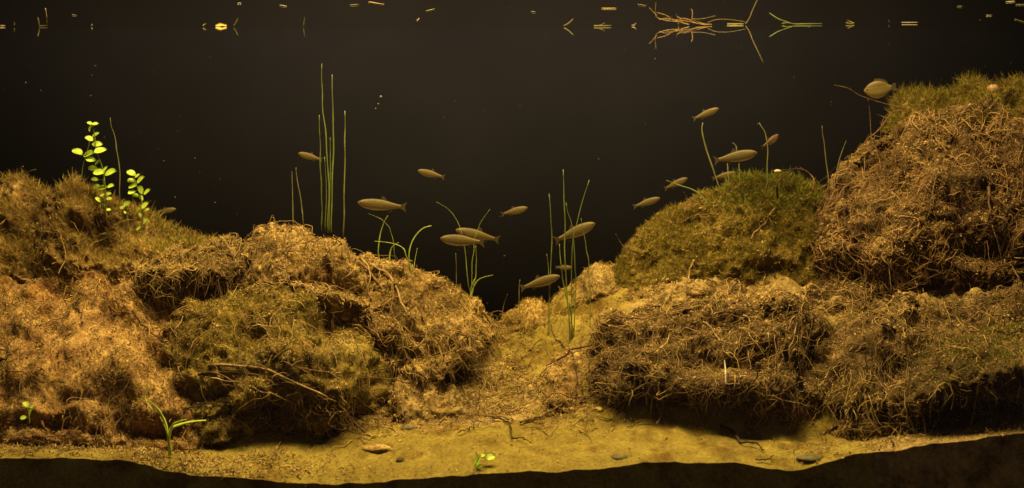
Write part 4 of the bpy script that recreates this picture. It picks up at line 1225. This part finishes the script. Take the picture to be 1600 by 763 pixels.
FISH = [
    ('a', (467, 240), (503, 250), .42, 'small fish nosing away from the tall rush tuft', 0),
    ('a', (654, 267), (694, 277), .40, 'small fish alone high over the gap with its head lower than its tail... ', 0),
    ('b', (561, 317), (633, 324), .36, 'longest fish hovering above the arching grass leaves', 0),
    ('a', (690, 373), (756, 379), .34, 'lower of the two fish behind the crossing blades', 0),
    ('b', (714, 360), (779, 375), .40, 'upper of the two fish behind the crossing blades', 0),
    ('a', (823, 325), (784, 335), .42, 'small fish rising alone above the middle of the gap', 0),
    ('b', (873, 432), (814, 450), .36, 'fish low in the gap behind the thin pair of rush blades', 0),
    ('a', (928, 350), (868, 376), .36, 'fish swimming upward through the loose rush tuft', 0.15),
    ('a', (893, 418), (868, 418), .50, 'faint small fish low behind the loose rush tuft', -0.3),
    ('b', (924, 428), (896, 438), .50, 'faint small fish half hidden by the crumbly lump on the sand bank', 0),
    ('b', (1030, 310), (990, 323), .42, 'small fish lowest in the row beside the moss dome flank', 0),
    ('a', (1073, 279), (1039, 295), .44, 'small fish behind the blade lying out level', 0),
    ('b', (1122, 170), (1083, 186), .40, 'small fish highest above the thick bowed blade', 0),
    ('a', (1181, 239), (1117, 251), .34, 'largest fish just above the green moss dome', 0),
    ('b', (1149, 270), (1113, 279), .45, 'dim fish under the largest fish over the moss dome', 0),
    ('c', (1217, 211), (1191, 231), .40, 'short reddish fish crossing the curved blade', 0.5),
    ('a', (274, 327), (243, 332), .48, 'dim small fish half hidden behind the mossy mound by the leafy stems', 0),
]
for k, n_, t_, y, lab, tr in FISH:
    put_fish(k, n_, t_, y, lab.replace('... ', '').replace('with its head lower than its tail', 'above the two paired fish'), tr)
put_fish('d', (1352, 142), (1399, 136), .37, 'deep-bodied golden disc-shaped fish beside the topmost mossy ledge', 0.1, 'disc_fish', None)

# ------------------------------------------------------------------ things afloat at the water line
FG = 'plant scraps afloat at the water line'
def scrap(name, label, cat, strands, py, mat, w=1.4, group=FG, flat=0.5, one=False):
    """strands: photo polylines that hang below the water line or lie along it; py: row of the water line where it floats"""
    y = surf_depth(py)
    top = SURF_Z - 0.0022
    def pt(a, b, i, j):
        q = W(a, b, y + 0.004 * math.sin(i * 1.9 + j))
        q[2] = min(q[2], top)
        return q
    if len(strands) == 1:
        m = tube_mesh(name, [pt(a, b, 0, 0) for a, b in strands[0]], w * 0.0004, w * 0.0003, mat, 6, 12, flat=flat, mid=w * 0.0005, knob=0.1)
        return tag(link(name, m), label, cat, group)
    a, b = strands[0][0]
    e = thing(name, label, cat, pt(a, b, 0, 0), group)
    for i, st in enumerate(strands):
        link('strand', tube_mesh('strand', [pt(a, b, i, j) for j, (a, b) in enumerate(st)], w * 0.00042, w * 0.00024, mat, 6, 18, knob=0.1), e)
    return e
def flat_scrap(name, label, cat, p0, p1, mat, w=2.0, group=FG):
    """a piece lying on the water: its ends are where the sight lines meet the water line"""
    def on(px, py):
        y = surf_depth(py)
        q = W(px, py, y)
        q[2] = SURF_Z - 0.0016
        return q
    a, b = on(*p0), on(*p1)
    mid = (a + b) / 2 + np.array([0, 0.002, -0.0008])
    m = tube_mesh(name, [a, mid, b], w * 0.0003, w * 0.00022, mat, 6, 10, flat=0.8, mid=w * 0.00048, knob=0.18)
    for v in m.vertices:
        v.co.z = SURF_Z - 0.0012 + 0.18 * (v.co.z - SURF_Z + 0.0016)
    return tag(link(name, m), label, cat, group)

scrap('root_tangle', 'tangle of orange floating roots hanging from the water line', 'floating roots', [
    [(1112, 41), (1098, 44), (1085, 48), (1066, 52), (1050, 46)], [(1075, 43), (1060, 47), (1040, 56), (1026, 60)], [(1062, 46), (1045, 47), (1030, 51), (1024, 58), (1025, 80)],
    [(1026, 56), (1020, 63), (1014, 69)], [(1077, 42), (1068, 45), (1060, 52)], [(1110, 42), (1090, 43), (1075, 49), (1062, 51)], [(1060, 42), (1062, 50), (1066, 53)],
    [(1108, 42), (1100, 41), (1084, 45), (1064, 48), (1040, 50)], [(1081, 50), (1082, 60), (1080, 66)], [(1066, 50), (1058, 54), (1057, 60)], [(1030, 50), (1044, 52), (1058, 47)]], 40, M_ORANGE, 1.6, None)
scrap('floating_straw', 'two arched dull stems trailing from the orange floating roots', 'floating stem', [[(1106, 45), (1120, 50), (1140, 50), (1164, 46)], [(1082, 51), (1098, 51), (1118, 55)]], 40, M_STRAW, 1.3)
scrap('floating_straw', 'long thin stem slanting down from the water line by the orange roots', 'floating stem', [[(1165, 39), (1171, 50), (1176, 63), (1185, 82), (1194, 101)]], 39, M_STRAW, 1.5)
scrap('floating_straw', 'dull blade afloat at the tip of the long slanting stem', 'floating stem', [[(1136, 40), (1150, 40), (1162, 40)]], 39, M_STRAW, 3.0)
scrap('floating_straw', 'forked green stem with a long level blade at the water line', 'floating stem', [[(1202, 58), (1215, 50), (1228, 45), (1240, 40)], [(1240, 40), (1258, 41), (1285, 40)], [(1222, 41), (1230, 42), (1240, 40)]], 39, M_RUSH, 1.8)
scrap('floating_straw', 'short green blade bent under the water line alone over the gap', 'floating stem', [[(881, 43), (887, 47), (896, 55)]], 42, M_STRAW, 1.6)
scrap('floating_straw', 'arrow-shaped pair of green blades at the water line', 'floating stem', [[(928, 43), (937, 45), (946, 49)], [(928, 43), (940, 43), (955, 43)]], 42, M_STRAW, 1.5)
scrap('floating_straw', 'small grey blade between the arrow-shaped pair and the orange roots', 'floating stem', [[(987, 41), (991, 43), (994, 46)]], 41, M_PALE, 1.2)
scrap('floating_straw', 'curved blade hanging beside the yellow floating leaf', 'floating stem', [[(365, 43), (368, 48), (372, 56)]], 42, M_STRAW, 1.5)
scrap('floating_straw', 'thin straight blade hanging alone above the tall rush tuft', 'floating stem', [[(474, 43), (475, 50), (476, 58)]], 42, M_STRAW, 1.0)
scrap('floating_straw', 'bent straw with a level foot near the corner of the tank', 'floating stem', [[(59, 57), (61, 50), (61, 43)], [(61, 43), (67, 42), (74, 42)]], 42, M_STRAW, 1.5)
scrap('floating_straw', 'little curled blade left of the bent straw', 'floating stem', [[(22, 43), (23, 47), (21, 51)]], 42, M_STRAW, 0.9)
scrap('floating_leaf', 'pale yellow leaf afloat, the widest at the water line', 'floating leaf', [[(337, 43), (341, 45), (345, 46), (350, 45), (354, 43)]], 42, M_YELLOW, 6.5, flat=0.8)
scrap('floating_leaf', 'small curled pale leaf left of the yellow floating leaf', 'floating leaf', [[(317, 43), (319, 46), (322, 47)]], 42, M_STRAW, 3.0)
scrap('floating_leaf', 'tiny pale leaf afloat right of the bent straw', 'floating leaf', [[(143, 43), (144, 45), (144, 47)]], 42, M_PALE, 1.8)
scrap('floating_leaf', 'pale scrap at the very corner of the water line', 'floating leaf', [[(0, 43), (4, 43), (8, 44)]], 42, M_PALE, 2.4)
scrap('floating_leaf', 'green chevron scrap right of the forked green stem', 'floating leaf', [[(1322, 41), (1328, 40), (1334, 39)], [(1324, 45), (1330, 42), (1335, 39)]], 38, M_STRAW, 2.0)
scrap('floating_leaf', 'short upright fleck right of the green chevron scrap', 'floating leaf', [[(1389, 38), (1389, 40), (1389, 43)]], 37, M_STRAW, 1.4)
scrap('floating_leaf', 'dull lens-shaped scrap right of the upright fleck', 'floating leaf', [[(1409, 38), (1420, 39), (1434, 38)]], 37, M_PALE, 1.8)
flat_scrap('floating_leaf', 'green yellow bar-shaped scrap lying on the water over the gap', 'floating leaf', (940, 14), (963, 14), M_YELLOW, 4.0)
flat_scrap('floating_leaf', 'small yellowish scrap beside the bar-shaped scrap', 'floating leaf', (997, 8), (1010, 10), M_STRAW, 3.0)
flat_scrap('floating_leaf', 'orange brown scrap lying on the water', 'floating leaf', (576, 4), (600, 8), M_ORANGE, 5.0)
flat_scrap('floating_leaf', 'green scrap left of the orange brown scrap', 'floating leaf', (546, 9), (560, 8), M_STRAW, 3.4)
flat_scrap('floating_leaf', 'green scrap lying on the water right of the orange brown scrap', 'floating leaf', (666, 18), (679, 15), M_STRAW, 3.4)
flat_scrap('floating_leaf', 'white fleck lying on the water above the yellow floating leaf', 'floating leaf', (372, 6), (376, 6), M_PALE, 3.5)
flat_scrap('floating_leaf', 'white sliver lying on the water above the tall rush tuft', 'floating leaf', (437, 9), (448, 11), M_PALE, 2.0)
flat_scrap('floating_leaf', 'white sliver nearest the corner bent straw', 'floating leaf', (112, 24), (120, 25), M_PALE, 1.8)
flat_scrap('floating_leaf', 'tiny white fleck above the gap', 'floating leaf', (830, 19), (837, 20), M_PALE, 1.5)
flat_scrap('floating_leaf', 'grey fleck below the orange brown scrap', 'floating leaf', (651, 33), (655, 30), M_PALE, 1.5)
flat_scrap('floating_straw', 'long pale straw lying away across the water by the bent straw', 'floating stem', (73, 39), (71, 14), M_STRAW, 2.2)
flat_scrap('floating_leaf', 'white rounded scrap over the topmost ledge', 'floating leaf', (1542, 25), (1550, 25), M_PALE, 6.0)
flat_scrap('floating_leaf', 'larger tan scrap above the white rounded scrap', 'floating leaf', (1572, 4), (1586, 3), M_PALE, 6.0)
flat_scrap('floating_leaf', 'tan scrap at the frame edge near the topmost ledge', 'floating leaf', (1588, 8), (1602, 8), M_STRAW, 6.0)
flat_scrap('floating_leaf', 'dull curled scrap touching the side wall', 'floating leaf', (1586, 31), (1602, 36), M_STRAW, 4.0)
flat_scrap('floating_leaf', 'small brown scrap left of the white rounded scrap', 'floating leaf', (1496, 11), (1503, 11), M_STRAW, 4.0)

# ------------------------------------------------------------------ pebbles and scraps on the bed
def blob(name, label, cat, px, py, rx, rz, mat, seed, group=None, y=None, sink=0.35, rough=0.16):
    h = hit(px, py)
    y = h[0][1] if y is None else y
    s = (y + CAMD) / F
    c = W(px, py, y)
    c[1] += rx * s * 0.3
    n, k = 14, 20
    th = np.linspace(0.001, math.pi - 0.001, n)[:, None]
    ph = np.linspace(0, 2 * math.pi, k, endpoint=False)[None, :]
    D = np.stack([np.sin(th) * np.cos(ph), np.sin(th) * np.sin(ph), np.cos(th) + 0 * ph], -1)
    r = 1 + rough * fbm(D + seed, 1.6, 3, seed)
    V = D * r[..., None] * np.array([rx * s, rx * s * 0.8, rz * s]) + c
    idx = np.arange(n * k).reshape(n, k)
    b = np.roll(idx, -1, 1)
    Q = np.stack([idx[:-1], idx[1:], b[1:], b[:-1]], -1).reshape(-1, 4)
    return tag(link(name, mesh_np(name, V.reshape(-1, 3), Q, mat)), label, cat, group)
PG = 'pebbles on the sand'
blob('pebble', 'dark olive pebble on the sand beside the front moss mound', 'pebble', 638, 671, 13, 7, M_STONE, 1, PG)
blob('pebble', 'small near black pebble at the middle of the front sand', 'pebble', 625, 721, 7, 7, M_STONE, 2, PG)
blob('pebble', 'flat green grey pebble touching the front edge of the sand', 'pebble', 971, 717, 17, 7, M_STONE, 3, PG, 0.022)
blob('pebble', 'largest flat olive pebble below the root banks', 'pebble', 1268, 718, 24, 7, M_STONE, 4, PG)
blob('pebble', 'pink rounded pebble on the topmost mossy ledge', 'pebble', 1553, 141, 11, 9, M_STONE_PINK, 5, PG)
blob('pebble', 'tan pebble lying among root litter just below the moss dome', 'pebble', 1090, 459, 15, 8, M_PEAT, 6, PG)
blob('wood_chunk', 'crumbly brown wood chunk on the sand by the moss mound', 'wood', 588, 703, 26, 8, M_PEAT, 7, None, None, 0.3, 0.4)
blob('leaf_scrap', 'small bright orange scrap beside the hollow under the root mat', 'leaf scrap', 936, 641, 9, 4, M_YELLOW, 8, None, None, 0.3, 0.5)
blob('leaf_scrap', 'tan curled scrap on the clump with hanging roots', 'leaf scrap', 361, 396, 8, 9, M_CHIP, 9, None, None, 0.3, 0.4)
blob('leaf_scrap', 'glinting white scrap on the crest of the moss dome', 'leaf scrap', 1215, 268, 6, 3, M_PALE, 10, None, 0.36)
M_SPIKE = mat_plain('white_spike', (0.36, 0.31, 0.20), (0.56, 0.50, 0.36), 200, 0.5, 0.4, 0.3)
sp_y = hit(1133, 598)[0][1] - 0.012
tag(link('pale_spike', tube_mesh('pale_spike', [W(1134, 600, sp_y), W(1134, 586, sp_y + 0.012), W(1133, 572, sp_y + 0.026), W(1132, 563, sp_y + 0.034)], 0.0012, 0.0004, M_SPIKE, 8, 12, mid=0.0016)), 'thin white spike standing in the dark hollow of the root mat', 'shell')
for (px, py, r, lab) in ((595, 152, 2.6, 'largest bubble of the rising trio over the gap'), (591, 163, 1.6, 'middle bubble of the rising trio over the gap'), (587, 170, 1.2, 'lowest and smallest bubble of the rising trio over the gap')):
    blob('bubble', lab, 'bubble', px, py, r, r, M_BUBBLE, 3, 'bubbles rising in the open water', 0.42, 0, 0.02)

# specks adrift in the water
n = 420
p = np.stack([RNG.uniform(-0.9, 0.9, n), RNG.uniform(0.03, 0.5, n), RNG.uniform(0.3, 0.785, n)], -1)
a = nrm(RNG.normal(size=(n, 3)))
b = nrm(np.cross(a, RNG.normal(size=(n, 3))))
r = (0.0003 + 0.0007 * RNG.random(n) ** 3)[:, None]
V = np.stack([p - a * r, p - b * r, p + a * r, p + b * r], 1).reshape(-1, 3)
link('drifting_specks', mesh_np('drifting_specks', V, np.arange(4 * n).reshape(n, 4), M_CHIP, np.repeat(RNG.random(n) * 0.6, 4), shade=False), None, 'stuff')

# loose twigs on the sand get their own words
TW = {(95, 684): 'pale curled twig on the sand at the foot of the brown front mound', (66, 655): 'upright thick twig stub beside the tiny bright seedling',
      (770, 655): 'dark bent twig with a downturned end in the middle of the sand', (795, 650): 'short brown twig joined to the top of the dark bent twig',
      (812, 664): 'straight thick stick lying right of the dark bent twig', (798, 690): 'short dark twig lying below the dark bent twig',
      (715, 680): 'short lone twig lying left of the dark bent twig', (885, 545): 'small dark twig at the root of the loose rush tuft',
      (1025, 620): 'pale upright twig in the hollow under the wide root mat', (1125, 668): 'thick dark wavy twig on the sand before the root banks',
      (1180, 722): 'small dark twig at the front sand edge by the largest pebble', (980, 672): 'brown twig at the lip of the hollow under the wide root mat',
      (1310, 660): 'brown twig on the sand under the dim sloping bank', (1050, 478): 'short thick dark twig on the silt behind the wide root mat', (1275, 475): 'brown twig lying on the silt terrace between the moss dome and the root bank', (690, 580): 'thin root end trailing onto the sand from the straw bank',
      (870, 565): 'dark crooked twig beside the foot of the loose rush tuft', (895, 552): 'dark upright twig left of the wide root mat'}
for o in [o for o in COL.objects if '_px' in o]:
    k = (o['_px'], o['_py'])
    if k not in TW:
        print('LOOSE', k)
    tag(o, TW.get(k, 'brown twig on the sand'), 'twig', 'loose twigs on the sand')
    del o['_px'], o['_py']
print('TRIS', sum(len(o.data.loops) - 2 * len(o.data.polygons) for o in COL.objects if o.type == 'MESH'), 'OBJ', len(COL.objects))
